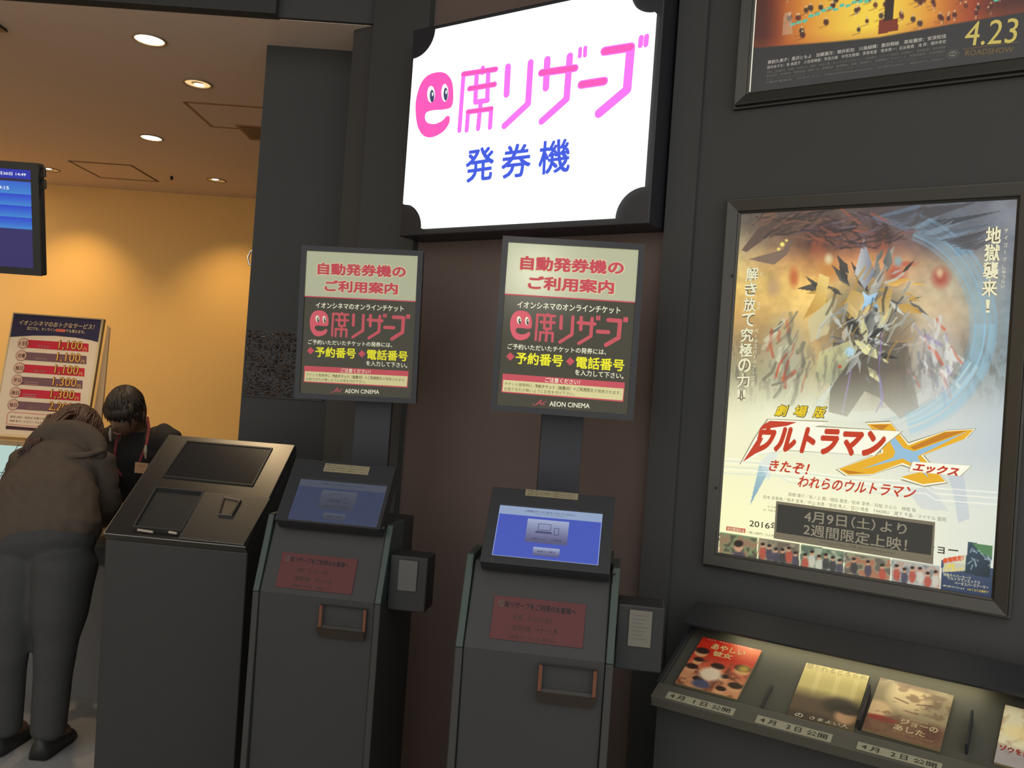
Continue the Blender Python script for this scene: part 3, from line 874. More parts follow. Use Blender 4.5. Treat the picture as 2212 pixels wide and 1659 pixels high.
# lit display box with the line drawing
BX = Panel(at(20, 1000, 4.02), 0)
o = thing('display_box', (BX.c.x, 4.05, .72), 'pale lit display box with thin dark lines on the counter, at the left edge', 'display box')
s0, t1 = BX.px((-60, 946)); s1, t0 = BX.px((112, 1075)); t0 = .722 - BX.c.z
t1 = BX.px((10, 952))[1]
frame_box('case', (BX.c.x + s0, 4.024, .72), (BX.c.x + s1, 4.30, BX.c.z + t1), mat('golden_wood', (.36, .24, .12), .5), o)
slab(BX, [(s0 + .01, t0 + .02), (s1 - .01, t0 + .02), (s1 - .01, BX.px((10, 962))[1]), (s0 + .01, BX.px((10, 962))[1])], -.003, 0, glow((178, 205, 196)), 'lit_face', o)
pr = Print(BX, o); K_ = glow((45, 50, 60))
pr.pstroke([(-12, 1050), (17, 1002), (40, 960)], 1.6, K_); pr.pstroke([(-20, 1019), (60, 1024)], 1.3, K_)
pr.ptext('ON', (0, 1041), (13, 1042), 8, K_, bold=.01); pr.build()

# price board: an easel sign standing on the display box
BD = Panel((-2.238, 4.178, CZ - .044), R(1), R(10.25))
bp = BD.px
o = thing('price_board', (-2.35, 4.15, BX.c.z + t1), 'tall tilted price board with red and grey rows and a navy heading', 'price board')
cb = lambda x, y: (x / 2.7643, 640 + y / 2.7643)
TL, TR = bp(cb(80, 97)), bp(cb(622, 134)); wB = TR[0] - TL[0]
BOT = bp((0, 948))[1] + .012
q = [TL, (TR[0], TL[1]), (TR[0], BOT), (TL[0], BOT)]
BR_ = .72
slab(BD, q, -.02, -.002, mat('pale_wood_board', (.42, .28, .15), .5), 'board', o)
inn = [(TL[0] + .006, TL[1] - .006), (TR[0] - .010, TL[1] - .006), (TR[0] - .010, BOT + .012), (TL[0] + .006, BOT + .012)]
flat(BD, inn, 0, ink((250, 225, 190), BR_), 'poster_sheet', o)
ring(BD, q, inn, -.02, .004, mat('gold_metal_edging', (.5, .36, .18), .4, metal=.6), 'edging', o)
bk = (q[1][0] + .0, q[1][1])
slab(BD, [(TR[0], TL[1] - .02), (TR[0] + .012, TL[1] - .03), (TR[0] + .05, BOT), (TR[0], BOT)], -.06, -.045, mat('pale_wood_board', (.42, .28, .15), .5), 'rear_leg', o)
pr = Print(BD, o)
NAVY = ink((70, 62, 92), .5); CRM = ink((255, 225, 170), .8); RED = ink((205, 45, 60), .8); BRN = ink((125, 88, 92), .8); YEL = ink((245, 190, 90), .8); DKR = ink((120, 45, 50), .6)
pr.poly([inn[0], inn[1]] + [bp(cb(x, y)) for x, y in ((598, 278), (540, 262), (450, 247), (330, 236), (200, 235), (62, 243))], NAVY, 1)
pr.ptext('イオンシネマのおトクなサービス！', cb(115, 155), cb(566, 184), 30 / 2.76, CRM, 2, .02, .2)
pr.ptext('窓口でも、オンライン', cb(162, 190), cb(332, 201), 19 / 2.76, CRM, 2)
pr.ptext('でも使えます。', cb(394, 206), cb(508, 214), 19 / 2.76, CRM, 2)
pr.pstroke([cb(342, 203), cb(384, 206)], 18 / 2.76, ink((225, 120, 90), .8), 2); pr.ptext('e席リザーブ', cb(340, 203), cb(388, 206), 12 / 2.76, RED, 3)
rows = ['1日', '月曜', '毎日', '平日', '毎日', '毎日']; mids = ['みなさま', 'みなさま', '55歳以上の方', '', '', '夫婦50割引']; prc = ['1,100', '1,100', '1,100', '1,300', '1,300', '2,200']
for k in range(6):
    dx, dy = -12 * k, 73.4 * k; col = RED if k % 2 == 0 else BRN
    pr.ppoly([cb(150 + dx, 258 + dy), cb(530 + dx, 283 + dy), cb(528 + dx, 333 + dy), cb(150 + dx, 307 + dy)], col, 1)
    c0 = bp(cb(140 + dx, 281 + dy)); rr = 33 / 2.7643 / F * 4.2
    pr.ell(c0, rr, rr, DKR, 2); pr.ell(c0, rr * .92, rr * .92, ink((235, 190, 160), .7), 3)
    pr.ptext(rows[k], cb(118 + dx, 281 + dy), cb(163 + dx, 283 + dy), 24 / 2.76, DKR, 4, .02)
    if mids[k]: pr.ptext(mids[k], cb(226 + dx, 297 + dy), cb(292 + dx, 302 + dy), 17 / 2.76, ink((240, 190, 170), .6), 2, .01)
    else:
        for j in (0, 13): pr.pstroke([cb(185 + dx, 290 + dy + j), cb(262 + dx, 296 + dy + j)], 2, ink((200, 140, 125), .6), 2)
    pr.ptext(prc[k], cb(350 + dx, 291 + dy), cb(494 + dx, 301 + dy), 62 / 2.76, ink((130, 30, 30), .8), 2, .05)
    pr.ptext(prc[k], cb(352 + dx, 291 + dy), cb(492 + dx, 301 + dy), 56 / 2.76, YEL, 4, .0)
    pr.ptext('円', cb(496 + dx, 318 + dy), cb(517 + dx, 319 + dy), 22 / 2.76, YEL, 3)
pr.pstroke([cb(60, 690), cb(330, 712)], 1, RED); pr.pstroke([cb(60, 690), cb(45, 705), cb(38, 762), cb(300, 785)], 1, RED)
pr.ptext('毎月 20日・30日は お客さま感謝デー', cb(62, 718), cb(330, 736), 13 / 2.76, DKR); pr.ptext('毎週 各サービスデーでもお得です', cb(58, 742), cb(300, 760), 12 / 2.76, DKR)
pr.ppoly([cb(36, 772), cb(260, 790), cb(256, 808), cb(34, 793)], ink((90, 55, 60), .6))
pr.build()

# hanging screen at the left edge
TVY = 3.62
TV = Panel(at(40, 475, TVY), 0, R(-11))
o = thing('hanging_screen', at(-80, 340, TVY + .1), 'black hanging screen with blue schedule rows, cut by the left edge', 'screen')
tp = TV.px
TRc, BRc = tp((90, 353)), tp((100, 597)); sR = (TRc[0] + BRc[0]) / 2 - .016; sL = sR - .80; tT, tB = TRc[1], BRc[1]
slab(TV, [(sL, tT), (sR, tT), (sR, tB), (sL, tB)], -.045, -.004, M_BLACKM, 'case', o, bevel=.006)
a = tp((66, 368)); b = tp((75, 580)); sr_ = (a[0] + b[0]) / 2; sl_ = sL + .03
ring(TV, [(sL, tT), (sR, tT), (sR, tB), (sL, tB)], [(sl_, a[1]), (sr_, a[1]), (sr_, b[1]), (sl_, b[1])], -.006, .006, mat('black_bezel', (.028, .027, .025), .5), 'bezel', o)
flat(TV, [(sl_, a[1]), (sr_, a[1]), (sr_, b[1]), (sl_, b[1])], 0, glow((52, 48, 98)), 'display', o)
pr = Print(TV, o); rw = lambda x, y: tp((x / 5.72, 330 + y / 5.72))[1]
pr.poly([(sl_, a[1]), (sr_, a[1]), (sr_, rw(380, 330)), (sl_, rw(380, 330))], glow((44, 52, 165)), 1)
pr.poly([(sl_, rw(380, 335)), (sr_, rw(380, 335)), (sr_, rw(380, 362)), (sl_, rw(380, 362))], glow((45, 40, 60)), 1)
ys = [366, 522, 666, 810, 952]
for k in range(4):
    t0_, t1_ = rw(390, ys[k]), rw(400, ys[k + 1]); n = 6
    for j in range(n):
        u0 = t0_ + (t1_ - t0_) * j / n; u1 = t0_ + (t1_ - t0_) * (j + 1) / n; f_ = j / (n - 1) if k else .5 + .5 * j / (n - 1)
        pr.poly([(sl_, u0), (sr_, u0), (sr_, u1), (sl_, u1)], glow((int(48 + 16 * f_), int(75 + 55 * f_), int(200 + 5 * f_))), 1)
WH = glow((235, 240, 245))
pr.ptext('3月30日 14:49', (-9, 373), (56, 377.5), 7, WH, 2, .02); pr.ptext('19:15', (-8, 404), (19.5, 406), 7.5, WH, 2, .02)
pr.build('screen_text')
for (x, y) in ((93, 372), (95, 398)):
    q = tp((x, y)); MB().tube([TV.w((sR - .002, q[1] + .02), -.02), TV.w((sR + .016, q[1] + .016), -.02), TV.w((sR + .016, q[1] - .016), -.02), TV.w((sR - .002, q[1] - .02), -.02)], .004, 8).build('cable_loop', M_BLACK, o)
cx = TV.w(((sL + sR) / 2, 0), -.06)
MB().tube([(cx.x, cx.y + .06, cx.z), (cx.x, cx.y + .06, ZC)], .025, 14).build('ceiling_pole', M_BLACKM, o)
frame_box('mounting_plate', (cx.x - .1, cx.y - .01, cx.z - .1), (cx.x + .1, cx.y + .07, cx.z + .1), M_BLACKM, o)
frame_box('ceiling_plate', (cx.x - .08, cx.y - .02, ZC - .012), (cx.x + .08, cx.y + .14, ZC), M_BLACKM, o)

# ================================================================== BIG LIGHTBOX SIGN
SG = WALL.shifted(.12)
cs = lambda x, y: (840 + x / 3.1903, y / 3.1903)
sp_ = SG.px
sl, sr2 = sp_(cs(168, 405))[0] * .5 + sp_(cs(98, 1408))[0] * .5, sp_(cs(1840, 88))[0] * .5 + sp_(cs(1745, 1283))[0] * .5
tb = sp_(cs(222, 1572))[1] * .5 + sp_(cs(1543, 1500))[1] * .5; tt = (sp_(cs(318, 198))[1] + sp_(cs(1280, 0))[1]) / 2
nt = .094
_c = WALL.w(((sl + sr2) / 2, 0), 0)
o = thing('illuminated_sign', (_c.x, _c.y, CZ + tb), 'large white illuminated sign with scooped corners and pink lettering', 'sign')
rim = .022
out = [(sl - rim, tt + rim), (sr2 + rim, tt + rim), (sr2 + rim, tb - rim), (sl - rim, tb - rim)]
slab(WALL, out, -.03, .105, M_BLACKM, 'housing', o, bevel=.004)
def scoop(cx_, cy_, a0, a1): return [(cx_ + nt * math.cos(R(a0 + (a1 - a0) * k / 14)), cy_ + nt * math.sin(R(a0 + (a1 - a0) * k / 14))) for k in range(15)]
P = scoop(sl, tt, 0, -90) + scoop(sl, tb, 90, 0) + scoop(sr2, tb, 180, 90) + scoop(sr2, tt, 270, 180)
slab(SG, P, -.014, 0, mat('sign_white_acrylic', (.5, .5, .5), .3, emit=(.92, 1.0, .95), strength=1.25), 'lit_face', o)
cdl = SG.c
PK, PK2, BL = glow((255, 92, 190)), glow((250, 120, 245)), glow((70, 95, 225))
LOGO = [([(648, 470), (646, 500)], 26), ([(514, 512), (738, 478)], 28), ([(516, 512), (487, 900)], 25), ([(556, 612), (730, 582)], 28), ([(606, 520), (597, 702)], 26), ([(686, 505), (679, 690)], 26),
        ([(598, 705), (682, 692)], 26), ([(634, 705), (616, 886)], 26), ([(545, 772), (708, 750)], 26), ([(547, 772), (537, 898)], 25), ([(706, 752), (698, 878)], 25),
        ([(822, 462), (812, 650)], 34), ([(978, 432), (960, 715), (797, 868)], 33), ([(1052, 503), (1284, 470)], 36), ([(1093, 412), (1083, 606)], 35), ([(1248, 388), (1225, 683), (1054, 836)], 34),
        ([(1320, 338), (1317, 388)], 20), ([(1355, 330), (1352, 382)], 20), ([(1328, 584), (1484, 560)], 40), ([(1488, 354), (1668, 326), (1642, 618), (1448, 782)], 42), ([(1740, 260), (1734, 314)], 24), ([(1777, 252), (1772, 308)], 24)]
EPOLY = smooth_loop([(345, 497), (400, 512), (438, 570), (445, 680), (430, 738), (380, 755), (310, 760), (262, 775), (250, 812), (266, 845), (315, 855), (368, 833), (398, 802), (420, 806), (414, 855), (372, 910), (300, 946), (240, 935), (200, 872), (185, 770), (190, 680), (220, 580), (270, 520)])
EYES = [((292, 650), 27, 58, 'w'), ((387, 640), 24, 62, 'w'), ((299, 663), 15, 43, 'k'), ((393, 650), 14, 45, 'k'), ((303, 650), 5, 14, 'w'), ((397, 636), 5, 14, 'w')]
# logo in big-sign panel units
LG = [([sp_(cs(*p)) for p in pts], w_ / 3.19 / F * 4.3) for pts, w_ in LOGO]
EG = [sp_(cs(*p)) for p in EPOLY]
def ell_pts(c, rx, ry, n=20): return [(c[0] + rx * math.cos(2 * math.pi * k / n), c[1] + ry * math.sin(2 * math.pi * k / n)) for k in range(n)]
YG = [([sp_(cs(*p)) for p in ell_pts(c, rx, ry)], k) for c, rx, ry, k in EYES]
ex = [p[0] for p in EG]; ey = [p[1] for p in EG]; LX0 = min(ex); LX1 = max(p[0] for q, w_ in LG for p in q); EY0, EY1 = min(ey), max(ey)
LXS = LX1 - LX0; LYS = EY1 - EY0


def put_logo(pr, T, k, pink, pink2, white, dark, layer=2):
    pr.poly([T(*p) for p in EG], pink, layer)
    for pts, kk in YG: pr.poly([T(*p) for p in pts], white if kk == 'w' else dark, layer + (1.6 if kk == 'w' and len(pts) and (max(p[0] for p in pts) - min(p[0] for p in pts)) < .008 else (1 if kk == 'k' else .5)))
    for j, (pts, w_) in enumerate(LG): pr.stroke([T(*p) for p in pts], w_ * k, pink2, layer)


pr = Print(SG, o)
put_logo(pr, lambda x, y: (x, y), 1, PK, PK2, glow((255, 255, 255)), glow((60, 75, 105)), 2)
for j, (pts, w_) in enumerate(LG):
    if j in (1, 3, 8, 13, 19, 18): pr.stroke(pts[:2], w_ * .72, PK, 3)
for ch, l, r_ in (('発', (530, 1148), (726, 1120)), ('券', (778, 1120), (981, 1097)), ('機', (1034, 1093), (1251, 1064))): pr.ptext(ch, cs(*l), cs(*r_), 232 / 3.19, BL, 2, .022)
pr.build()

# ================================================================== SMALL SIGNS ON POSTS + KIOSKS
cr5 = lambda x, y: (1020 + x / 3.457, 480 + y / 3.457)
NR = Panel((.1458, 2.445, CZ + .194), R(-3.7), R(1.1)); RWH = (.37 / 2, .466 / 2)
def nrm(p): q = NR.px(p); return (q[0] / RWH[0], q[1] / RWH[1])


def info_sign(pan, hw, hh, hpx_k, bright, postx, root_label, base_xy, zbot):
    o = thing('information_sign', (base_xy[0], base_xy[1], 0), root_label, 'sign', 'information signs above the ticket machines')
    T = lambda p: (nrm(p)[0] * hw, nrm(p)[1] * hh)
    fr = .017
    outer = [(-hw - fr, hh + fr), (hw + fr, hh + fr), (hw + fr, -hh - fr), (-hw - fr, -hh - fr)]; inner = [(-hw, hh), (hw, hh), (hw, -hh), (-hw, -hh)]
    slab(pan, outer, -.045, -.003, M_BLACKM, 'housing', o, bevel=.003)
    ring(pan, outer, inner, -.004, .008, M_BLACKM, 'frame', o)
    g = lambda rgb: glow(tuple(int(x * bright) for x in rgb))
    yl = T(cr5(245, 538)); yr = T(cr5(1211, 598)); ym = (yl[1] + yr[1]) / 2
    M_F = mat('sign_face_pale_%d' % int(bright * 100), (.06, .06, .055), .20, emit=lin(tuple(x * bright for x in (168, 170, 136))), strength=1, spec=.35)
    M_D = mat('sign_face_dark_%d' % int(bright * 100), (.012, .012, .010), .22, emit=lin(tuple(x * bright for x in (50, 46, 28))), strength=1, spec=.3)
    flat(pan, [(-hw, hh), (hw, hh), (hw, ym), (-hw, ym)], 0, M_F, 'upper_print', o)
    flat(pan, [(-hw, ym), (hw, ym), (hw, -hh), (-hw, -hh)], 0, M_D, 'lower_print', o)
    pr = Print(pan, o)
    def tx(body, l, r_, hpx, m, layer=2, bold=0, shear=0):
        L, Q = T(cr5(*l)), T(cr5(*r_)); y = (L[1] + Q[1]) / 2
        pr.text(body, (L[0], L[1]), (Q[0], Q[1]), hpx / 3.457 * hpx_k, m, layer, bold, shear)
    Rd, Wh, Ye, Cr, Dk = g((196, 78, 88)), g((238, 236, 205)), g((236, 230, 48)), g((214, 206, 150)), g((70, 62, 40)); Ou = g((214, 206, 160))
    for body, l, r_, h in (('自動発券機の', (360, 303), (1133, 343), 106), ('ご利用案内', (418, 450), (1060, 487), 104)):
        tx(body, (l[0] - 8, l[1]), (r_[0] + 8, r_[1]), h + 14, Ou, 1, .075); tx(body, l, r_, h, Rd, 3, .042)
    pr.stroke([(-hw, ym), (hw, ym)], .0036, Rd, 2)
    tx('イオンシネマのオンラインチケット', (337, 615), (1106, 660), 52, Wh, 2, .018)
    e0 = T(cr5(282, 770)); e1 = T(cr5(1150, 800)); et = T(cr5(360, 660))[1]; eb = T(cr5(360, 882))[1]; kx_ = (e1[0] - e0[0]) / LXS; ky_ = (et - eb) / LYS
    T2 = lambda x, y: (e0[0] + (x - LX0) * kx_, eb + (y - EY0) * ky_)
    put_logo(pr, T2, (kx_ + ky_) / 2 * 1.08, g((214, 92, 104)), g((196, 84, 92)), Wh, g((60, 60, 70)), 2)
    tx('ご予約いただいたチケットの発券には、', (265, 926), (1000, 970), 42, Wh, 2, .012)
    for cx_, cy_ in ((285, 1003), (732, 1040)):
        pr.poly([T(cr5(cx_ + a, cy_ + b)) for a, b in ((-32, 0), (0, -32), (32, 0), (0, 32))], Rd, 2)
    tx('予約番号', (325, 1013), (678, 1036), 90, Ye, 2, .03); tx('電話番号', (775, 1045), (1135, 1070), 90, Ye, 2, .03)
    tx('を入力して下さい。', (768, 1120), (1130, 1150), 44, Wh, 2, .012)
    B = [T(cr5(*p)) for p in ((228, 1130), (1140, 1198), (1128, 1342), (218, 1270))]
    pr.poly(B, Rd, 1); pr.poly([T(cr5(*p)) for p in ((233, 1177), (1131, 1243), (1122, 1331), (226, 1262))], Cr, 2)
    tx('ご注意ください！', (545, 1176), (805, 1196), 36, Wh, 2, .012)
    tx('チケット発券時に、', (243, 1205), (462, 1222), 27, Dk, 3); tx('予約チケット（枚数分）＋ご利用控え', (468, 1224), (905, 1256), 30, Dk, 3, .02); tx('が発券されます。', (910, 1258), (1112, 1276), 27, Dk, 3)
    tx('お取り忘れが無いようにお気を付け下さい。', (240, 1243), (762, 1283), 28, Dk, 3)
    tx('Ac', (470, 1345), (556, 1345), 40, Rd, 2, .0, .5); pr.stroke([T(cr5(450, 1352)), T(cr5(460, 1368)), T(cr5(482, 1362)), T(cr5(500, 1345))], .0012, Rd, 2)
    tx('AEON CINEMA', (577, 1355), (877, 1372), 36, Wh, 2, .012)
    pr.build()
    # post
    px0, px1, y0 = postx
    frame_box('post', (px0, y0, .0), (px1, y0 + .04, zbot + .1), mat('black_post_paint', (.024, .024, .030), .5), o, bevel=.002)
    frame_box('foot_plate', (px0 - .04, y0 + .0, 0), (px1 + .04, y0 + .20, .012), M_BLACKM, o)
    return o


MACH = [dict(O=Vector((.06, 2.10, 0)), side='right'), dict(O=Vector((-.559, 2.504, 0)), side='left')]
KY = R(-8); KA = Vector((math.cos(KY), math.sin(KY), 0)); KB = Vector((-math.sin(KY), math.cos(KY), 0))


def kiosk(O, lit, label):
    fr = lambda x, y, z: O + KA * x + KB * y + Vector((0, 0, z))
    o = thing('ticket_kiosk', O + KA * .04 + KB * .2, label, 'ticket machine', 'black self-service ticket machines')
    x0, x1 = -.135, .212
    prof = [(.02, .02), (.0, .87), (.08, 1.07), (.40, 1.07), (.40, .02)]
    mb = MB(); mb.hexa([fr(x0, y, z) for y, z in prof], [fr(x1, y, z) for y, z in prof]); mb.build('cabinet', M_KIOSK, o, bevel=.004)
    frame_box('plinth', (x0 + .01, .04, 0), (x1 - .01, .38, .022), M_BLACK, o, fr)
    for s0_, s1_ in ((x0 - .02, x0 - .001), (x1 + .001, x1 + .02)):
        pf = [(-.005, .868), (.072, 1.085), (.20, 1.085), (.20, .868)]
        mb = MB(); mb.hexa([fr(s0_, y, z) for y, z in pf], [fr(s1_, y, z) for y, z in pf]); mb.build('side_strip', M_TEAL, o, bevel=.003)['label'] = 'dull teal upper side strip'
        frame_box('side_cheek', (s0_, -.003, .02), (s1_, .38, .867), mat('grey_side_cheek', (.036, .036, .034), .6), o, fr, bevel=.003)
    # monitor head
    c = fr(.0475, .085, 1.1615); PH = Panel(c, KY, R(37)); hw, hh = .160, .108
    slab(PH, [(-hw, hh), (hw, hh), (hw, -hh), (-hw, -hh)], -.045, -.004, M_BLACK, 'monitor', o, bevel=.004)
    scr = [PH.px(p) for p in (lit[0])]; sx0, sx1 = (scr[0][0] + scr[3][0]) / 2, (scr[1][0] + scr[2][0]) / 2; sy1, sy0 = (scr[0][1] + scr[1][1]) / 2, (scr[2][1] + scr[3][1]) / 2
    inner = [(sx0, sy1), (sx1, sy1), (sx1, sy0), (sx0, sy0)]
    bz = ring(PH, [(-hw, hh), (hw, hh), (hw, -hh), (-hw, -hh)], inner, -.005, .004, M_BLACK, 'bezel', o, bevel=.0015)
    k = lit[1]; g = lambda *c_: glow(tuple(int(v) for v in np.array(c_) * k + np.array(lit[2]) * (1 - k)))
    flat(PH, inner, 0, g(66, 84, 178), 'screen', o)
    scn = o.children[-1]
    pr = Print(PH, scn); w_, h_ = sx1 - sx0, sy1 - sy0
    U = lambda u, v: (sx0 + u * w_, sy1 - v * h_)
    pr.poly([U(0, 0), U(1, 0), U(1, .17), U(0, .17)], g(142, 160, 192), 1)
    for a, b in ((U(0, .99), U(1, .99)), (U(.995, 0), U(.995, 1)), (U(.005, 0), U(.005, 1))): pr.stroke([a, b], .0016, g(150, 165, 205), 2)
    pr.text('ご利用のサービスをタッチしてください。', U(.25, .075), U(.75, .075), .0065, g(50, 55, 75), 2, .01); pr.text('Please make your selection.', U(.36, .125), U(.64, .125), .0035, g(60, 65, 85), 2)
    n = 10
    for j in range(n):
        f_ = j / (n - 1); c_ = (155 - 70 * f_, 165 - 80 * f_, 198 - 78 * f_)
        pr.poly([U(.29, .22 + .46 * j / n), U(.69, .22 + .46 * j / n), U(.69, .22 + .46 * (j + 1) / n), U(.29, .22 + .46 * (j + 1) / n)], g(*c_), 1)
        pr.poly([U(.38, .76 + .16 * j / n), U(.63, .76 + .16 * j / n), U(.63, .76 + .16 * (j + 1) / n), U(.38, .76 + .16 * (j + 1) / n)], g(*c_), 1)
    D_ = g(58, 62, 100)
    for a, b in (((.40, .31), (.52, .31)), ((.52, .31), (.52, .43)), ((.52, .43), (.40, .43)), ((.40, .43), (.40, .31)), ((.385, .47), (.53, .47)),
                 ((.56, .37), (.60, .37)), ((.60, .37), (.60, .50)), ((.60, .50), (.56, .50)), ((.56, .50), (.56, .37))): pr.stroke([U(*a), U(*b)], .0014, D_, 3)
    pr.poly([U(.385, .455), U(.53, .455), U(.54, .49), U(.375, .49)], D_, 3)
    pr.text('e席リザーブ発券', U(.35, .605), U(.64, .605), .0055, g(60, 60, 80), 3, .01); pr.text('発券のご案内', U(.42, .84), U(.59, .84), .0055, g(60, 60, 80), 3, .01)
    pr.build('screen_print')
    # sticker on the top edge of the monitor
    sk = [PH.px(p) for p in lit[3]]
    u0, u1 = (sk[0][0] + sk[3][0]) / 2, (sk[1][0] + sk[2][0]) / 2; v1, v0 = (sk[0][1] + sk[1][1]) / 2, (sk[2][1] + sk[3][1]) / 2
    slab(PH, [(u0, v1), (u1, v1), (u1, v0), (u0, v0)], .0042, .0052, ink((165, 155, 125), .55), 'sticker', o)
    pr = Print(PH.shifted(.0052), o.children[-1]); tk = ink((90, 75, 65), .5)
    for j in range(3): pr.text('ご不明な点は係員までお声がけください' if j % 2 else '画面に軽くタッチして操作してください', (u0 + .006, v1 - (j + .7) * (v1 - v0) / 3.6), (u1 - .006, v1 - (j + .7) * (v1 - v0) / 3.6), .0028, tk, 1)
    pr.build('sticker_print')
    # red notice on the sloping panel
    PS = Panel(fr(.04, .04, .97), KY, math.atan(.08 / .20)); nq = [PS.px(p) for p in lit[4]]
    n0, n1 = (nq[0][0] + nq[3][0]) / 2, (nq[1][0] + nq[2][0]) / 2; m1, m0 = (nq[0][1] + nq[1][1]) / 2, (nq[2][1] + nq[3][1]) / 2
    no = slab(PS, [(n0, m1), (n1, m1), (n1, m0), (n0, m0)], -.002, .003, mat('dull_red_notice', (.085, .021, .022), .6), 'notice', o)
    no['label'] = 'dull red notice'
    pr = Print(PS.shifted(.003), no); V_ = lambda u, v: (n0 + u * (n1 - n0), m1 - v * (m1 - m0)); tw = mat('faded_notice_text', (.10, .07, .065), .6); tb_ = mat('dark_notice_text', (.036, .034, .040), .6)
    pr.text('e', V_(.05, .17), V_(.11, .17), .017, mat('pale_notice_letter', (.16, .12, .11), .6), 1, .02)
    pr.text('席リザーブをご利用のお客様へ', V_(.12, .18), V_(.90, .20), .016, tb_, 1, .02)
    for body, a, b, v, h in (('1枚目　クレジット控え', .24, .66, .46, .013), ('2枚目以降　チケット券', .22, .72, .70, .014), ('お受取りのうえご入場下さい', .20, .72, .91, .009)):
        pr.text(body, V_(a, v), V_(b, v + .01), h, tw, 1, .01)
    pr.build('notice_print')
    # ticket slot with orange sides and a clear tray
    PF = Panel(fr(.125, -.002, .82), KY)
    sw, sh = .070, .033
    sl_o = [(-sw, sh), (sw, sh), (sw, -sh), (-sw, -sh)]; sl_i = [(-sw + .009, sh - .004), (sw - .009, sh - .004), (sw - .009, -sh + .006), (-sw + .009, -sh + .006)]
    r_ = ring(PF, sl_o, sl_i, -.02, .010, mat('smoky_slot_frame', (.055, .052, .048), .4), 'slot_frame', o, o_in=.002)
    for sg in (-1, 1):
        slab(PF, [(sg * (sw - .0045) - .0042, sh - .002), (sg * (sw - .0045) + .0042, sh - .002), (sg * (sw - .0045) + .0042, -sh + .002), (sg * (sw - .0045) - .0042, -sh + .002)], .008, .0125, mat('dull_orange_plastic', (.12, .042, .022), .5), 'slot_cheek', o)['label'] = 'dull orange slot cheek'
    slab(PF, sl_i, -.018, -.010, M_BLACK, 'slot_recess', o)
    mb = MB(); mb.hexa([PF.w(q_, .002) for q_ in ((-sw, -sh), (sw, -sh), (sw - .004, -sh - .028), (-sw + .004, -sh - .028))], [PF.w(q_, f_) for q_, f_ in (((-sw, -sh), .030), ((sw, -sh), .030), ((sw - .004, -sh - .028), .006), ((-sw + .004, -sh - .028), .006))])
    mb.build('catch_tray', mat('smoky_tray_plastic', (.050, .040, .032), .35), o)
    # side reader
    frame_box('reader_box', (.233, .06, .84), (.347, .16, 1.0), mat('black_reader_case', (.020, .020, .021), .5), o, fr, bevel=.004)
    frame_box('reader_bracket', (.2125, .09, .88), (.235, .13, .93), M_BLACK, o, fr)
    PR_ = Panel(fr(.29, .058, .945), KY)
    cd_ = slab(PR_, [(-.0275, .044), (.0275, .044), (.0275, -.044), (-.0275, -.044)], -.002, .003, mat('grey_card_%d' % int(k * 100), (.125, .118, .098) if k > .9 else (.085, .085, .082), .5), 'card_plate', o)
    pr = Print(PR_.shifted(.003), cd_)
    for j in range(7): pr.stroke([(-.020, .032 - j * .0095), (.018 - (j % 3) * .006, .032 - j * .0095)], .0014, mat('faint_card_print', (.085, .08, .068), .5), 1)
    pr.build('card_print')
    for sx in (-.13, .20): MB().tube([PH.w((sx * .9 - .04 + .03, -hh + .006), -.004), PH.w((sx * .9 - .04 + .03, -hh + .006), .0055)], .004, 10).build('screw', M_FRAME, o)
    return o


kiosk(MACH[0]['O'], ([(1080.6, 1090.5), (1301.4, 1111.2), (1292.7, 1223.6), (1062.3, 1198.6)], 1.0, (0, 0, 0),
      [(1136.6, 1057), (1249, 1070), (1248, 1083), (1134.6, 1071.5)], [(1070, 1287), (1266, 1305), (1259, 1398), (1056, 1381)]),
      'black ticket machine with the bright blue screen, nearest the film posters')
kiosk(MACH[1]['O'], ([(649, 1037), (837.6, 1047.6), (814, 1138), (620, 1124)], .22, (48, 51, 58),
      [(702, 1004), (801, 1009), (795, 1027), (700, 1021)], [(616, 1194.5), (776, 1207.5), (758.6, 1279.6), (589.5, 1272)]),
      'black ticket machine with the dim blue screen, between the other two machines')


def post_at(O, sgn_y):
    a = O + KA * -.026 + KB * .43; b = O + KA * .098 + KB * .43
    return (a.x, b.x, (a.y + b.y) / 2)


info_sign(NR, .185, .233, .37 / 281, 1.0, post_at(MACH[0]['O'], 0), 'framed information sign above the machine with the bright screen', (.12, 2.53), CZ - .02)
NL = Panel((-.522, 2.869, CZ + .189), R(.5), R(.4), R(1.4))
info_sign(NL, .185, .2375, .37 / 281, .93, post_at(MACH[1]['O'], 0), 'framed information sign above the machine with the dim screen', (-.5, 2.93), CZ - .02)

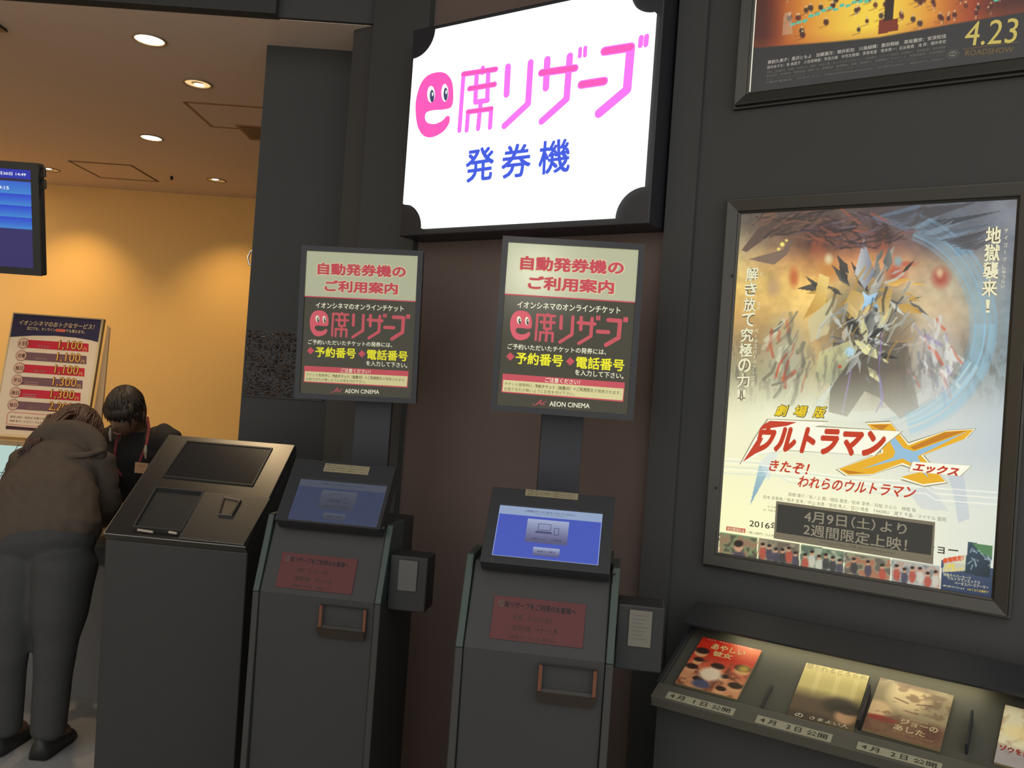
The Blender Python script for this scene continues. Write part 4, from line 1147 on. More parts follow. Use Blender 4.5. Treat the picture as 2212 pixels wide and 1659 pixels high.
# ---- silver kiosk on the left
def silver():
    P = Panel((-1.063, 3.058, CZ - .412), R(-7), R(50)); q = P.px
    o = thing('steel_kiosk', (-1.06, 3.15, 0), 'wide ticket machine with a sloping brushed steel top and blank screen', 'ticket machine')
    C = [q(p) for p in ((365, 938), (638, 961), (530, 1183), (222, 1152))]
    a0, a1 = (C[0][0] + C[3][0]) / 2, (C[1][0] + C[2][0]) / 2; b1, b0 = (C[0][1] + C[1][1]) / 2, (C[2][1] + C[3][1]) / 2
    C = [(C[0][0], b1), (C[1][0], b1), (C[2][0], b0), (C[3][0], b0)]
    slab(P, C, -.03, 0, M_SILVER, 'top_plate', o, bevel=.003)['label'] = 'brushed steel sloping top'
    # cabinet below the plate, down to the floor
    top = [P.w(c_, -.03) for c_ in C]; ins = lambda v, k: v
    bl, br = top[3], top[2]; tl, tr = top[0], top[1]
    lo = [Vector((tl.x + .03, tl.y - .02, .05)), Vector((tr.x, tr.y, .05)), Vector((br.x - .0, br.y + .03, .05)), Vector((bl.x + .005, bl.y + .03, .05))]
    mb = MB(); mb.hexa(lo, [tl, tr, br, bl]); mb.build('cabinet', M_KIOSK, o, bevel=.004)
    mb = MB(); mb.hexa([v + Vector((.0, .02 if i > 1 else -.03, -.05)) for i, v in enumerate(lo)], [v + Vector((.0, .02 if i > 1 else -.03, 0)) for i, v in enumerate(lo)]); mb.build('plinth', M_BLACK, o)
    S = [q(p) for p in ((406, 955), (585, 971), (544, 1047.5), (356, 1028))]
    ring(P, [(S[0][0] - .006, S[0][1] + .006), (S[1][0] + .006, S[1][1] + .006), (S[2][0] + .006, S[2][1] - .006), (S[3][0] - .006, S[3][1] - .006)], S, .0, .004, mat('black_screen_surround', (.02, .02, .02), .4), 'screen_surround', o)
    slab(P, S, .0, .0015, mat('blank_dark_screen', (.018, .017, .017), .25, spec=.12), 'screen', o)
    Kq = [q(p) for p in ((340, 1057), (438.7, 1067), (391, 1148), (293, 1139))]
    slab(P, Kq, .0, .002, mat('black_document_bay', (.018, .018, .018), .5), 'document_bay', o)
    ring(P, [(k_[0] * 1.0 + (.006 if i in (1, 2) else -.006), k_[1] + (.006 if i < 2 else -.006)) for i, k_ in enumerate(Kq)], Kq, 0, .010, M_KIOSK, 'bay_frame', o)
    Rq = [q(p) for p in ((441, 1067), (585, 1080), (528, 1181), (386, 1166))]
    slab(P, Rq, 0, .009, mat('dark_steel_plate', (.12, .116, .108), .42, metal=.9), 'front_plate', o, bevel=.002)
    Cq = [q(p) for p in ((488, 1083), (517, 1089), (500, 1118), (478, 1116))]
    ring(P, [(k_[0] + (.008 if i in (1, 2) else -.008), k_[1] + (.008 if i < 2 else -.004)) for i, k_ in enumerate(Cq)], Cq, .009, .016, M_SILVER, 'card_slot', o, bevel=.002)
    slab(P, Cq, .009, .011, mat('tan_card_guide', (.10, .075, .05), .5), 'card_guide', o)
    for a, b in (((300, 1150), (333, 1155)), ((367, 1155), (384.5, 1158))):
        A, B = P.w(q(a), .012), P.w(q(b), .012); MB().tube([A, B], .0045, 8).build('pull_handle', mat('pale_handle', (.28, .26, .22), .4, metal=.5), o)
    return o


silver()

# ================================================================== GLARE SPOTS (added without fixtures to put highlights on steel top and sign)
def spot(name, loc, target, energy, col, size, soft=.04):
    ld = bpy.data.lights.new(name, 'SPOT'); lo = bpy.data.objects.new(name, ld); COL.objects.link(lo)
    lo.location = loc; ld.energy = energy; ld.color = col; ld.spot_size = R(size); ld.spot_blend = .8; ld.shadow_soft_size = soft
    lo.rotation_euler = (Vector(loc) - Vector(target)).to_track_quat('Z', 'Y').to_euler()


def mirror_of(P, n, dist):
    d = (P - EYE).normalized(); r = d - n * (2 * d.dot(n)); return P + r * dist


_K1 = Panel((-1.063, 3.058, CZ - .412), R(-7), R(50))
_t = _K1.px((598, 945)); _P = _K1.w(_t); spot('steel_glare_spot', mirror_of(_P, _K1.n, 1.5), _P, 7, (1, .74, .42), 30, .05)  # added at the mirror point to light up the steel top's corner
_t = NR.px((1155, 590)); _P = NR.w(_t); spot('sign_glare_spot', mirror_of(_P, NR.n, 3.0), _P, 26, (1, .95, .8), 9, .05)  # added behind the camera for the glare on the right sign

# ================================================================== POSTERS
EM = mat('backlit_poster_print', (.012, .012, .012), .35, attr_emit='paint', spec=.3)
ULIT = [(1602, 464), (2197, 432), (2143, 1290), (1554, 1192)]
qs = [WALL.px(p) for p in ULIT]
PS0, PS1 = (qs[0][0] + qs[3][0]) / 2, (qs[1][0] + qs[2][0]) / 2; PT1, PT0 = (qs[0][1] + qs[1][1]) / 2, (qs[2][1] + qs[3][1]) / 2


def poster_case(s0, s1, t0, t1, label, key):
    c = WALL.w(((s0 + s1) / 2, t0)); o = thing('poster_case', c, label, 'poster')
    mo, f1 = .046, .030
    outer = [(s0 - mo, t1 + mo), (s1 + mo, t1 + mo), (s1 + mo, t0 - mo), (s0 - mo, t0 - mo)]
    mid = [(s0 - mo + .008, t1 + mo - .008), (s1 + mo - .008, t1 + mo - .008), (s1 + mo - .008, t0 - mo + .008), (s0 - mo + .008, t0 - mo + .008)]
    inner = [(s0, t1), (s1, t1), (s1, t0), (s0, t0)]
    lip = [(s0 - .006, t1 + .006), (s1 + .006, t1 + .006), (s1 + .006, t0 - .006), (s0 - .006, t0 - .006)]
    slab(WALL, outer, -.002, .004, M_BLACKM, 'backing', o)
    ring(WALL, outer, mid, 0, .014, M_FRAME, 'outer_moulding', o, bevel=.0015)
    ring(WALL, mid, lip, 0, .030, M_FRAME, 'snap_frame', o, o_in=.022, bevel=.0015)
    ring(WALL, lip, inner, 0, .016, M_FRAME, 'inner_lip', o, o_in=.013)
    return o


PP = WALL.shifted(.008)
# ---- lower poster
o = poster_case(PS0, PS1, PT0, PT1, 'large backlit film poster in a dark frame, golden and white, above the leaflet rack', 'a')
A = Art(PP, PS0 - .005, PS1 + .005, PT0 - .005, PT1 + .005, 350, 490)
xs = [1555, 1750, 1900, 2050, 2190]; ysr = [440, 480, 530, 570, 620, 670, 730, 800, 860, 920, 1000, 1100, 1200, 1290]
A.table(xs, ysr, [  # print colours with the uneven tube backlight mixed in
    [(98, 92, 84), (92, 78, 70), (80, 68, 66), (100, 104, 112), (120, 122, 130)],
    [(110, 104, 92), (98, 72, 58), (84, 70, 70), (92, 98, 108), (128, 132, 140)],
    [(170, 160, 122), (112, 72, 54), (128, 82, 66), (112, 108, 108), (126, 132, 142)],
    [(214, 196, 130), (196, 138, 80), (214, 150, 98), (178, 160, 134), (130, 138, 148)],
    [(232, 198, 112), (238, 196, 108), (232, 196, 140), (196, 182, 150), (134, 148, 156)],
    [(206, 160, 92), (236, 200, 118), (214, 196, 150), (206, 180, 140), (122, 142, 152)],
    [(150, 128, 92), (206, 168, 106), (180, 150, 112), (176, 152, 122), (122, 142, 154)],
    [(150, 146, 116), (190, 176, 128), (160, 138, 112), (148, 142, 124), (132, 152, 160)],
    [(206, 204, 166), (206, 204, 170), (176, 166, 136), (176, 176, 160), (158, 172, 176)],
    [(238, 236, 196), (222, 228, 206), (214, 212, 190), (214, 218, 212), (186, 196, 200)],
    [(246, 244, 200), (246, 244, 212), (234, 236, 216), (204, 208, 206), (190, 198, 200)],
    [(250, 248, 196), (248, 247, 212), (244, 244, 214), (212, 216, 208), (208, 214, 206)],
    [(252, 250, 190), (250, 248, 200), (246, 244, 206), (226, 228, 208), (214, 220, 206)],
    [(250, 248, 190), (248, 246, 200), (240, 240, 205), (215, 220, 206), (210, 216, 206)]])
f1 = A.fractal(7, 9, 11); f2 = A.fractal(16, 10, 31); f3 = A.fractal(40, 60, 5, 2)
up_ = np.clip((900 - A.Y) / 300, 0, 1)
A.C = A.C * (1 + ((f1 - .5) * .38 + (f3 - .5) * .16)[..., None] * up_[..., None])
# smoke bank and shards across the top
sm = np.clip((f2 - .42) * 6, 0, 1) * np.clip(1 - abs(A.Y - (500 + .00 * A.X)) / 50, 0, 1) * np.clip((A.X - 1610) / 120, 0, 1) * np.clip((2040 - A.X) / 90, 0, 1)
A.mix(sm * .95, (52, 40, 40)); A.mix(np.clip((f2 - .58) * 8, 0, 1) * np.clip(1 - abs(A.Y - 525) / 40, 0, 1) * np.clip((A.X - 1680) / 80, 0, 1) * np.clip((2000 - A.X) / 90, 0, 1) * .6, (196, 92, 52))
for (p, c_) in (([(1602, 540), (1640, 490), (1740, 462), (1745, 480), (1660, 510), (1612, 545)], (84, 66, 58)), ([(1616, 560), (1690, 540), (1720, 505), (1700, 550), (1672, 572)], (112, 92, 84)),
                ([(1930, 455), (2110, 437), (1990, 478)], (66, 62, 66)), ([(2000, 480), (2165, 455), (2080, 478), (1990, 505)], (54, 56, 62)), ([(2030, 500), (2150, 482), (2060, 512)], (84, 92, 104)),
                ([(2050, 512), (2140, 508), (2062, 532)], (92, 104, 118)), ([(2060, 535), (2110, 545), (2066, 552)], (100, 120, 138)), ([(1880, 470), (1990, 440), (1960, 500)], (96, 112, 130))):
    A.poly(p, c_, .8)
for x, y, r_ in ((1682, 538, 4), (1690, 528, 6), (1699, 519, 4)): A.blob((x, y), r_, r_, (236, 226, 120), 1, .4)
# sweeping blue rings on the right
for r_, w_, a_ in ((214, 26, .40), (236, 12, .45), (250, 5, .55), (196, 6, .4), (226, 3, .8), (205, 2, .7), (246, 2, .7)): A.arc((1902, 700), r_, w_, 270, 70, (128, 178, 206), a_)
for r_, w_, a_ in ((260, 22, .5), (300, 10, .4), (285, 3, .8)): A.arc((1850, 640), r_, w_, 250, 330, (232, 240, 232), a_)
A.blob((1700, 905), 110, 50, (246, 246, 220), .75, .8); A.blob((2080, 985), 80, 70, (196, 204, 212), .5, .9); A.blob((1640, 940), 26, 120, (186, 212, 224), .0, .9)
# loose coloured patches (orange and red) behind
for x, y, w_, h_, c_ in ((1715, 600, 14, 30, (190, 92, 44)), (1790, 585, 34, 34, (196, 130, 60)), (1936, 592, 30, 32, (176, 74, 52)), (2032, 600, 26, 30, (166, 60, 44)), (1672, 620, 20, 30, (186, 150, 110)), (1960, 570, 26, 8, (176, 84, 60)), (2030, 590, 10, 14, (220, 196, 150)), (1940, 565, 12, 16, (130, 170, 180)), (1790, 560, 12, 16, (224, 214, 170))):
    A.blob((x, y), w_, h_, c_, .8, .7)
# central burst of dark, silver and gold crystal shards
rg = random.Random(21)
def shards(cx_, cy_, rx, ry, n, cols, seed, elong=1.6):
    rg = random.Random(seed)
    for k in range(n):
        a = rg.uniform(0, 2 * math.pi); d = rg.uniform(.05, 1) ** .7
        x, y = cx_ + rx * d * math.cos(a), cy_ + ry * d * math.sin(a); L = rg.uniform(12, 34) * (1.2 - .5 * d); w_ = L / rg.uniform(2, 4); t = math.atan2(y - cy_, x - cx_) + rg.uniform(-.5, .5)
        ca, sa = math.cos(t), math.sin(t); c_ = rg.choice(cols); k2 = rg.uniform(.6, 1.4); c2 = tuple(min(255, v * k2) for v in c_)
        P = [(x + L * elong * ca, y + L * elong * sa), (x - w_ * sa, y + w_ * ca), (x - L * ca, y - L * sa), (x + w_ * sa, y - w_ * ca)]
        A.poly(P, c_, .9, ((x + w_ * sa, y - w_ * ca), (x - w_ * sa, y + w_ * ca), c2))
A.blob((1872, 690), 125, 120, (66, 64, 56), .9, .8); A.poly([(1800, 740), (1960, 740), (1985, 880), (1945, 905), (1900, 860), (1868, 845), (1830, 900), (1790, 890)], (74, 70, 62), .88, ((1800, 740), (1960, 900), (120, 108, 90)))
shards(1872, 640, 120, 90, 46, [(56, 56, 52), (120, 124, 118), (176, 176, 164), (84, 86, 82), (190, 150, 70)], 3)
shards(1862, 740, 80, 80, 34, [(50, 50, 48), (104, 104, 100), (180, 184, 176), (212, 206, 150)], 8)
A.poly([(1866, 515), (1890, 590), (1868, 625), (1846, 590)], (196, 200, 196), .95, ((1850, 590), (1890, 590), (110, 116, 136)))
A.poly([(1770, 590), (1792, 600), (1782, 660), (1734, 690), (1760, 640)], (196, 150, 66), .95, ((1740, 660), (1790, 610), (236, 206, 120)))
A.poly([(1745, 690), (1800, 640), (1790, 720), (1750, 740)], (206, 196, 150), .8)
for p in ([(1838, 625), (1870, 636), (1885, 670), (1848, 690), (1822, 665)], [(1892, 650), (1930, 618), (1915, 690), (1900, 685)]): A.poly(p, (196, 156, 82), .85, (p[0], p[2], (230, 206, 140)))
A.poly([(1862, 628), (1877, 640), (1897, 630), (1888, 648), (1900, 668), (1878, 656), (1860, 672), (1868, 648)], (196, 226, 240), 1, ((1862, 628), (1900, 668), (120, 170, 214)))
A.line([(1905, 720), (1898, 800), (1908, 860), (1892, 890)], 3, (140, 110, 170), .9); A.line([(1820, 890), (1838, 800)], 3, (150, 126, 190), .8); A.line([(1900, 815), (1905, 880)], 3, (120, 130, 200), .8)
A.poly([(1770, 760), (1838, 735), (1850, 760), (1800, 830), (1758, 822)], (206, 200, 142), .9, ((1770, 760), (1820, 830), (150, 158, 130))); A.blob((1836, 760), 13, 13, (176, 210, 222), 1, .4); A.blob((1814, 792), 5, 5, (190, 80, 50), 1, .4)
A.poly([(1760, 870), (1806, 820), (1790, 850), (1764, 900)], (206, 224, 214), .6)
# left cluster silver and red, right cluster silver, red and violet: loose rock and light, no figures
def strokes(c, rx, ry, n, cols, seed, ang, wmax=9):
    rg = random.Random(seed)
    for k in range(n):
        a = rg.uniform(0, 2 * math.pi); d = rg.uniform(0, 1) ** .6; x, y = c[0] + rx * d * math.cos(a), c[1] + ry * d * math.sin(a)
        t = ang + rg.uniform(-.5, .5); L = rg.uniform(8, 30); cu = rg.uniform(-.5, .5)
        P = [(x - L * math.cos(t), y - L * math.sin(t)), (x, y), (x + L * math.cos(t + cu), y + L * math.sin(t + cu))]
        A.line(P, rg.uniform(2, wmax), rg.choice(cols), rg.uniform(.35, .85))
A.blob((1700, 780), 66, 118, (176, 174, 146), .85, .7); A.blob((2020, 785), 68, 125, (188, 190, 186), .85, .7)
strokes((1702, 770), 44, 92, 46, [(208, 204, 170), (176, 174, 148), (128, 124, 104), (100, 96, 80), (188, 88, 58)], 5, 1.9)
strokes((2018, 785), 50, 96, 50, [(216, 218, 210), (182, 184, 182), (128, 128, 132), (204, 110, 84), (150, 140, 186), (230, 226, 214)], 6, 1.2)
strokes((1880, 690), 110, 110, 70, [(52, 52, 50), (84, 84, 80), (150, 152, 146), (196, 196, 184), (180, 142, 70)], 9, 2.3, 6)
strokes((1740, 480), 110, 34, 60, [(60, 46, 42), (88, 70, 64), (120, 84, 66), (46, 38, 38)], 12, -.35, 7)
strokes((1860, 500), 120, 36, 70, [(60, 46, 46), (96, 70, 74), (150, 84, 62), (54, 42, 42), (110, 96, 110)], 13, .2, 6)
for k in range(16):
    rg = random.Random(300 + k); x, y = 1905 + k * 11, 470 + k * 4.5; L = rg.uniform(60, 120)
    A.poly([(x, y), (x + L, y - 18 - rg.uniform(0, 16)), (x + L * .45, y + 3)], rg.choice([(62, 60, 64), (88, 92, 100), (120, 136, 150), (74, 70, 72)]), .6)
A.mix(np.clip((A.fractal(60, 30, 77, 3) - .52) * 5, 0, .5) * np.clip(1 - abs(A.Y - 800) / 90, 0, 1), (96, 92, 84))
fade = np.clip((A.Y - 800 + .05 * (A.X - 1850)) / 130, 0, 1) * .85
A.C = A.C * (1 - fade[..., None]) + np.stack([np.interp(A.X, [1560, 1800, 2000, 2190], v) for v in ((244, 232, 210, 186), (242, 234, 214, 198), (200, 208, 206, 202))], -1) * fade[..., None]
lo_ = np.clip((A.Y - 980) / 120, 0, 1)[..., None]; A.C = A.C * (1 - lo_) + np.stack([np.interp(A.X, [1560, 1850, 2050, 2190], v) for v in ((251, 248, 226, 214), (249, 246, 228, 220), (196, 208, 210, 208))], -1) * lo_  # brighter left side of the backlight kept in the colours
for r_, w_, a_ in ((214, 30, .28), (240, 12, .4), (226, 3, .7)): A.arc((1902, 700), r_, w_, 285, 360, (150, 200, 222), a_)
A.poly([(1640, 1005), (1665, 1010), (1620, 1092)], (150, 190, 208), .75, ((1650, 1000), (1620, 1092), (90, 140, 180)))
A.poly([(1640, 1000), (1690, 950), (1660, 1040)], (214, 226, 226), .6); A.poly([(2040, 1000), (2080, 1010), (2095, 1120), (2070, 1130), (2058, 1060)], (186, 194, 204), .6); A.poly([(1960, 1060), (2010, 1050), (2050, 1105), (1990, 1100)], (196, 202, 208), .5)
for k, (y0, y1) in enumerate(((990, 1046), (995, 1052), (1000, 1058), (1008, 1066), (1014, 1072), (1022, 1080))):
    A.line([(1560, y0), (1640 + 9 * k, y0 + 6), (1660 + 9 * k, y0 + 20), (1880 + 10 * k, (y0 + y1) / 2 + 18), (2000, y1 - 6), (2020, y1 + 8), (2180, y1 + 20)], 1.8, (206, 220, 216) if k % 2 else (255, 255, 240), .8)
# row of small stills along the foot
def stript(x): return 1149 + (x - 1558) * .1575
seps = [1554, 1638, 1729, 1825, 1926, 2033]
pal = [[(122, 140, 100), (172, 96, 80), (70, 50, 44)], [(128, 122, 100), (86, 70, 60), (176, 150, 120)], [(112, 132, 106), (70, 74, 66), (190, 186, 160)], [(150, 150, 120), (176, 76, 50), (70, 60, 60)], [(176, 180, 170), (90, 84, 90), (180, 130, 110)]]
for k in range(5):
    x0_, x1_ = seps[k] + 1, seps[k + 1] - 2
    A.poly([(x0_, stript(x0_)), (x1_, stript(x1_)), (x1_ - 4, 1320), (x0_ - 4, 1320)], pal[k][0], 1)
    rg = random.Random(k)
    msk = ((A.X > x0_ - 3) & (A.X < x1_ - 1) & (A.Y > stript(A.X) + 3))
    nn = A.fractal(50, 70, 60 + k, 2); A.mix(msk * np.clip((nn - .5) * 4, 0, .6), pal[k][2]); A.mix(msk * np.clip((.5 - nn) * 4, 0, .5), pal[k][1])
    npl = [1, 6, 6, 3, 6][k]
    for j in range(npl):
        x = x0_ + (x1_ - x0_) * (j + .6) / (npl + .2); y = stript(x) + rg.uniform(14, 24) + (4 if npl == 1 else 0); s_ = 2.2 if npl == 1 else 1
        A.blob((x, y + 16 * s_), 9 * s_, 16 * s_, rg.choice([(176, 80, 62), (60, 58, 60), (200, 196, 180), (70, 66, 80)]), .9, .3); A.blob((x, y), 5 * s_, 6 * s_, (196, 150, 116), 1, .3); A.blob((x, y - 3.2 * s_), 5.5 * s_, 4 * s_, (48, 38, 34), 1, .3)
A.poly([(2034, 1210), (2170, 1232), (2160, 1330), (2030, 1330)], (66, 80, 104), 1, ((2034, 1215), (2034, 1290), (40, 54, 84)))
A.poly([(2040, 1206), (2100, 1195), (2100, 1232), (2036, 1236)], (206, 206, 176), .9)
A.poly([(2091, 1170), (2145, 1180), (2137, 1249), (2084, 1238)], (56, 76, 92), 1, ((2091, 1170), (2137, 1249), (30, 44, 50)))
A.poly([(2100, 1172), (2145, 1180), (2142, 1204), (2118, 1196)], (86, 134, 84), .9)
for k in range(16):
    rg = random.Random(90 + k); x, y = rg.uniform(2092, 2138), rg.uniform(1186, 1228); A.line([(x, y), (x + rg.uniform(-12, 12), y + rg.uniform(-14, 14))], 2, (176, 196, 206), .8)
A.build('poster_print', o, EM)
pr = Print(PP, o)
c3 = lambda x, y: (1540 + x / 3.2917, 400 + y / 3.2917); c4 = lambda x, y: (1540 + x / 3.2917, 850 + y / 3.2917)
CW = glow((232, 228, 190)); SH = glow((96, 84, 64)); RD = glow((196, 66, 42)); WW = glow((250, 248, 225)); GR = glow((130, 126, 104)); YL = glow((236, 206, 46)); DK = glow((58, 54, 46)); OR = glow((214, 92, 56))
for m_, l_, b_ in ((SH, 2, .07), (CW, 3, .03)):
    for s_, p0, p1 in (('地獄襲来', c3(1995, 357), c3(1967, 733)), ('解き放て究極の力', c3(280, 635), c3(217, 1390))):
        pr.vtext(s_, p0, p1, 37 if s_[0] == '地' else 30, m_, l_, b_)
    pr.vtext('！', c3(1955, 862), c3(1955, 863), 28, m_, l_, b_); pr.ptext('!!', c3(172, 1495), c3(236, 1495), 25, m_, l_, b_)
pr.vtext('ザイゴーグ', c3(2086, 325), c3(2077, 528), 9, CW); pr.vtext('しゅうらい', c3(2072, 585), c3(2062, 720), 8, CW)
pr.vtext('ベータスパークアーマー', c3(310, 1037), c3(285, 1410), 9, CW); pr.vtext('と', c3(348, 630), c3(348, 631), 7, CW); pr.vtext('はな', c3(330, 842), c3(326, 872), 7, CW)
for j, ch in enumerate('劇場版'):
    x = 440 + 135 * j; pr.ptext(ch, c4(x - 4, 119 + 6 * j), c4(x + 104, 124 + 6 * j), 27, DK, 2, .07, .3); pr.ptext(ch, c4(x, 119 + 6 * j), c4(x + 98, 123 + 6 * j), 24, YL, 3, .03, .3)
# title: letters in red on a white plate with a grey rim; a gold and blue cross behind them
XS = [(2103, 928), (2042, 932), (1962, 962), (1925, 915), (1874, 916), (1904, 950), (1908, 978), (1812, 1013), (1832, 1026), (1885, 1024), (1950, 1000), (1994, 1018), (1946, 1030), (1994, 1046), (2042, 1040), (2024, 1020), (1990, 984), (2084, 948)]
def grow(P, k):
    cx_ = sum(p[0] for p in P) / len(P); cy_ = sum(p[1] for p in P) / len(P)
    return [(p[0] + (p[0] - cx_) / (math.hypot(p[0] - cx_, p[1] - cy_) + 1e-6) * k, p[1] + (p[1] - cy_) / (math.hypot(p[0] - cx_, p[1] - cy_) + 1e-6) * k) for p in P]
pr.ppoly(grow(XS, 7), glow((150, 142, 110)), 1); pr.ppoly(grow(XS, 4), WW, 1.6); pr.ppoly(XS, glow((232, 176, 40)), 2.2)
pr.ppoly([(2090, 932), (1975, 975), (1952, 968), (1924, 934), (1918, 945), (1934, 976), (1930, 988), (1860, 1014), (1950, 990), (1975, 1004), (2006, 1032), (1982, 986)], glow((150, 190, 214)), 3)
pr.ppoly([(2090, 930), (2040, 934), (1966, 966), (1975, 972)], glow((196, 126, 30)), 2.6); pr.ppoly([(1880, 918), (1922, 917), (1905, 930)], glow((196, 126, 30)), 2.6); pr.ppoly([(1818, 1014), (1870, 1022), (1834, 1024)], glow((196, 126, 30)), 2.6)
pl = [(1600, 1003), (1632, 945), (1660, 906), (1790, 912), (1760, 922), (1948, 932), (1912, 960), (1890, 984), (1700, 972), (1640, 982)]
pr.ppoly(grow(pl, 3), glow((160, 150, 116)), 3.4); pr.ppoly(pl, WW, 4)
pr.ppoly([(1605, 998), (1636, 950), (1650, 945), (1640, 966), (1650, 972), (1632, 980)], RD, 5)
pr.ppoly([(1664, 909), (1722, 912), (1700, 920), (1640, 928), (1648, 918)], RD, 5)
pr.ptext('ウルトラマン', (1636, 946), (1914, 958), 60, RD, 5.5, .06, .35)
pr.ppoly(grow([(1972, 997), (2098, 1006), (2074, 1028), (1964, 1018)], 2), glow((170, 160, 130)), 4); pr.ppoly([(1972, 997), (2098, 1006), (2074, 1028), (1964, 1018)], WW, 5)
pr.ptext('エックス', (1972, 1008), (2072, 1020), 20, RD, 6, .05, .3)
pr.ptext('きたぞ！', c4(403, 508), c4(690, 540), 25, RD, 6, .03, .25); pr.ptext('われらのウルトラマン', c4(605, 622), c4(1445, 705), 26, RD, 6, .025, .3)
pr.ptext('高橋 健介／坂ノ上 茜／細田 善彦／松本 享恭／月船 さらら　神尾 佑', c4(538, 715), c4(1445, 830), 8.5, GR, 5); pr.ptext('吉本 多香美／高木 星来／中山 由香／原田 隼人／百川 晴香　TAKERU　瀬下 千晶／マイケル 富岡', c4(358, 733), c4(1658, 897), 8.5, GR, 5)
pr.ptext('（御砂出版）中村 悠一／松本 保典／杉山 紀彰／小村 哲生', c4(600, 795), c4(1365, 892), 8.5, GR, 5)
pr.ptext('監督　田口清隆', c4(392, 803), c4(450, 810), 4.5, GR, 5); pr.ptext('協力　早稲田大学', c4(360, 825), c4(450, 836), 4.5, GR, 5)
pr.ptext('2016年', c4(262, 920), c4(480, 948), 17, DK, 5, .01); pr.ptext('ドショー', c4(1440, 1085), c4(1745, 1120), 20, DK, 5, .02)
pr.ppoly([c4(98, 943), c4(233, 962), c4(231, 992), c4(95, 972)], RD, 4); pr.ptext('特別鑑賞料金', c4(104, 959), c4(228, 977), 7.5, CW, 6, .01); pr.ptext('一般:1,500円／小人:900円', c4(242, 984), c4(470, 1016), 6.5, DK, 5)
pr.ptext('劇場限定！', c4(1632, 1190), c4(1785, 1165), 11, OR, 6, .06, .2); pr.ptext('入場者', c4(1645, 1225), c4(1720, 1222), 8, YL, 6, .03, .2); pr.ptext('プレゼント！', c4(1645, 1252), c4(1785, 1246), 9, YL, 6, .03, .2)
pr.ptext('特製サイバーカード', c4(1640, 1285), c4(1835, 1312), 7, CW, 6); pr.ptext('ウルトラマンエックス', c4(1670, 1310), c4(1900, 1345), 7, CW, 6); pr.ptext('ベータスパークアーマー', c4(1720, 1345), c4(1960, 1380), 7, CW, 6)
pr.ptext('※数に限りがございます', c4(1635, 1362), c4(1790, 1388), 4, CW, 6); pr.ptext('※なくなり次第終了', c4(1810, 1390), c4(1960, 1412), 5, YL, 6)
pr.build()
for (x, y) in ((1588, 598), (1553, 1053)):
    q = WALL.px((x, y)); MB().tube([WALL.w(q, .02), WALL.w(q, .031)], .004, 12).build('fastener', M_BLACK, o)

# date strip taped over the poster
NS = WALL.shifted(.016)
nq = [NS.px(c4(*p)) for p in ((450, 765), (1580, 915), (1565, 1215), (432, 1030))]
o2 = thing('date_strip', NS.w(nq[3]), 'black notice strip with grey lettering taped across the lower part of the poster', 'notice')
slab(NS, nq, -.001, 0, glow((118, 110, 90)), 'strip', o2)
pr = Print(NS, o2); pr.ppoly([c4(462, 786), c4(1566, 937), c4(1550, 1150), c4(450, 986)], glow((56, 55, 49)), 1)
LT = glow((142, 134, 114)); pr.ptext('4月9日', c4(650, 872), c4(952, 911), 25, LT, 2, .015); pr.ptext('（土）', c4(985, 915), c4(1155, 937), 25, LT, 2, .015); pr.ptext('より', c4(1192, 942), c4(1378, 966), 23, LT, 2, .015); pr.ptext('2週間限定上映！', c4(645, 962), c4(1380, 1078), 27, LT, 2, .015)
pr.ptext('http://m-78.jp/x/movie/', c4(765, 1055), c4(1300, 1140), 9, glow((96, 90, 74)), 2, .01)
pr.build()

# ---- upper poster, only its foot in view
UB = (WALL.px((1632, 202))[1] + WALL.px((2212, 128))[1]) / 2
UB = WALL.px((1632, 202))[1]
o = poster_case(PS0, PS1, UB, UB + 1.02, 'upper framed film poster with a golden stage and a small orchestra', 'b')
A = Art(PP, PS0 - .004, PS1 + .004, UB - .004, UB + 1.024, 340, 420)
A.C[:] = (48, 46, 45)
edge = np.interp(A.X, [1640, 1800, 1900, 2000, 2061, 2212, 2260], [104, 92, 82, 64, 53, 28, 18])
inst = np.clip((edge - A.Y) / 4, 0, 1); gl = np.exp(-((A.X - 1880) / 190) ** 2)
stg = np.stack([np.interp(gl, [0, .25, .6, 1], v) for v in ((64, 150, 214, 240), (34, 60, 140, 204), (28, 34, 50, 66))], -1)
A.C = A.C * (1 - inst[..., None]) + stg * inst[..., None]
A.mix(inst * np.clip((1700 - A.X) / 50, 0, 1) * .8, (62, 34, 30)); A.mix(inst * np.clip((A.X - 2100) / 80, 0, 1) * .8, (72, 36, 30))
A.mix(inst * np.clip((A.Y - edge + 26) / 26, 0, 1) * .35, (176, 84, 36))
A.mix(np.clip((-20 - A.Y) / 60, 0, 1) * .8, (90, 40, 30))
rg = random.Random(12)
for k in range(90):
    x = rg.uniform(1690, 2170); t = (x - 1900) / 260; y = rg.uniform(-60, 66) - .16 * (x - 1700) * .6 + 8
    if y > np.interp(x, [1640, 1900, 2061, 2212], [88, 62, 36, 12]): continue
    s_ = rg.uniform(.8, 1.2); A.blob((x, y + 6), 6 * s_, 7 * s_, rg.choice([(70, 34, 30), (96, 46, 34), (56, 44, 40)]), .9, .3); A.blob((x, y - 2), 2.5, 3, (214, 180, 130), .9, .3)
    if rg.random() < .5: A.line([(x - 1, y + 12), (x - 1, y + 18)], 1.5, (236, 226, 190), .8)
    A.line([(x + 3, y + 13), (x - 14, y + 18)], 2, (120, 70, 30), .5)
for k in range(34):
    u = k / 33; x = 1712 + 440 * u; y = 46 - 60 * math.sin(math.pi * u) * .55 - 56 * u + rg.uniform(-6, 6); A.poly([(x - 6, y + 3), (x + 5, y), (x + 6, y + 6), (x - 5, y + 9)], (82, 186, 158), .95)
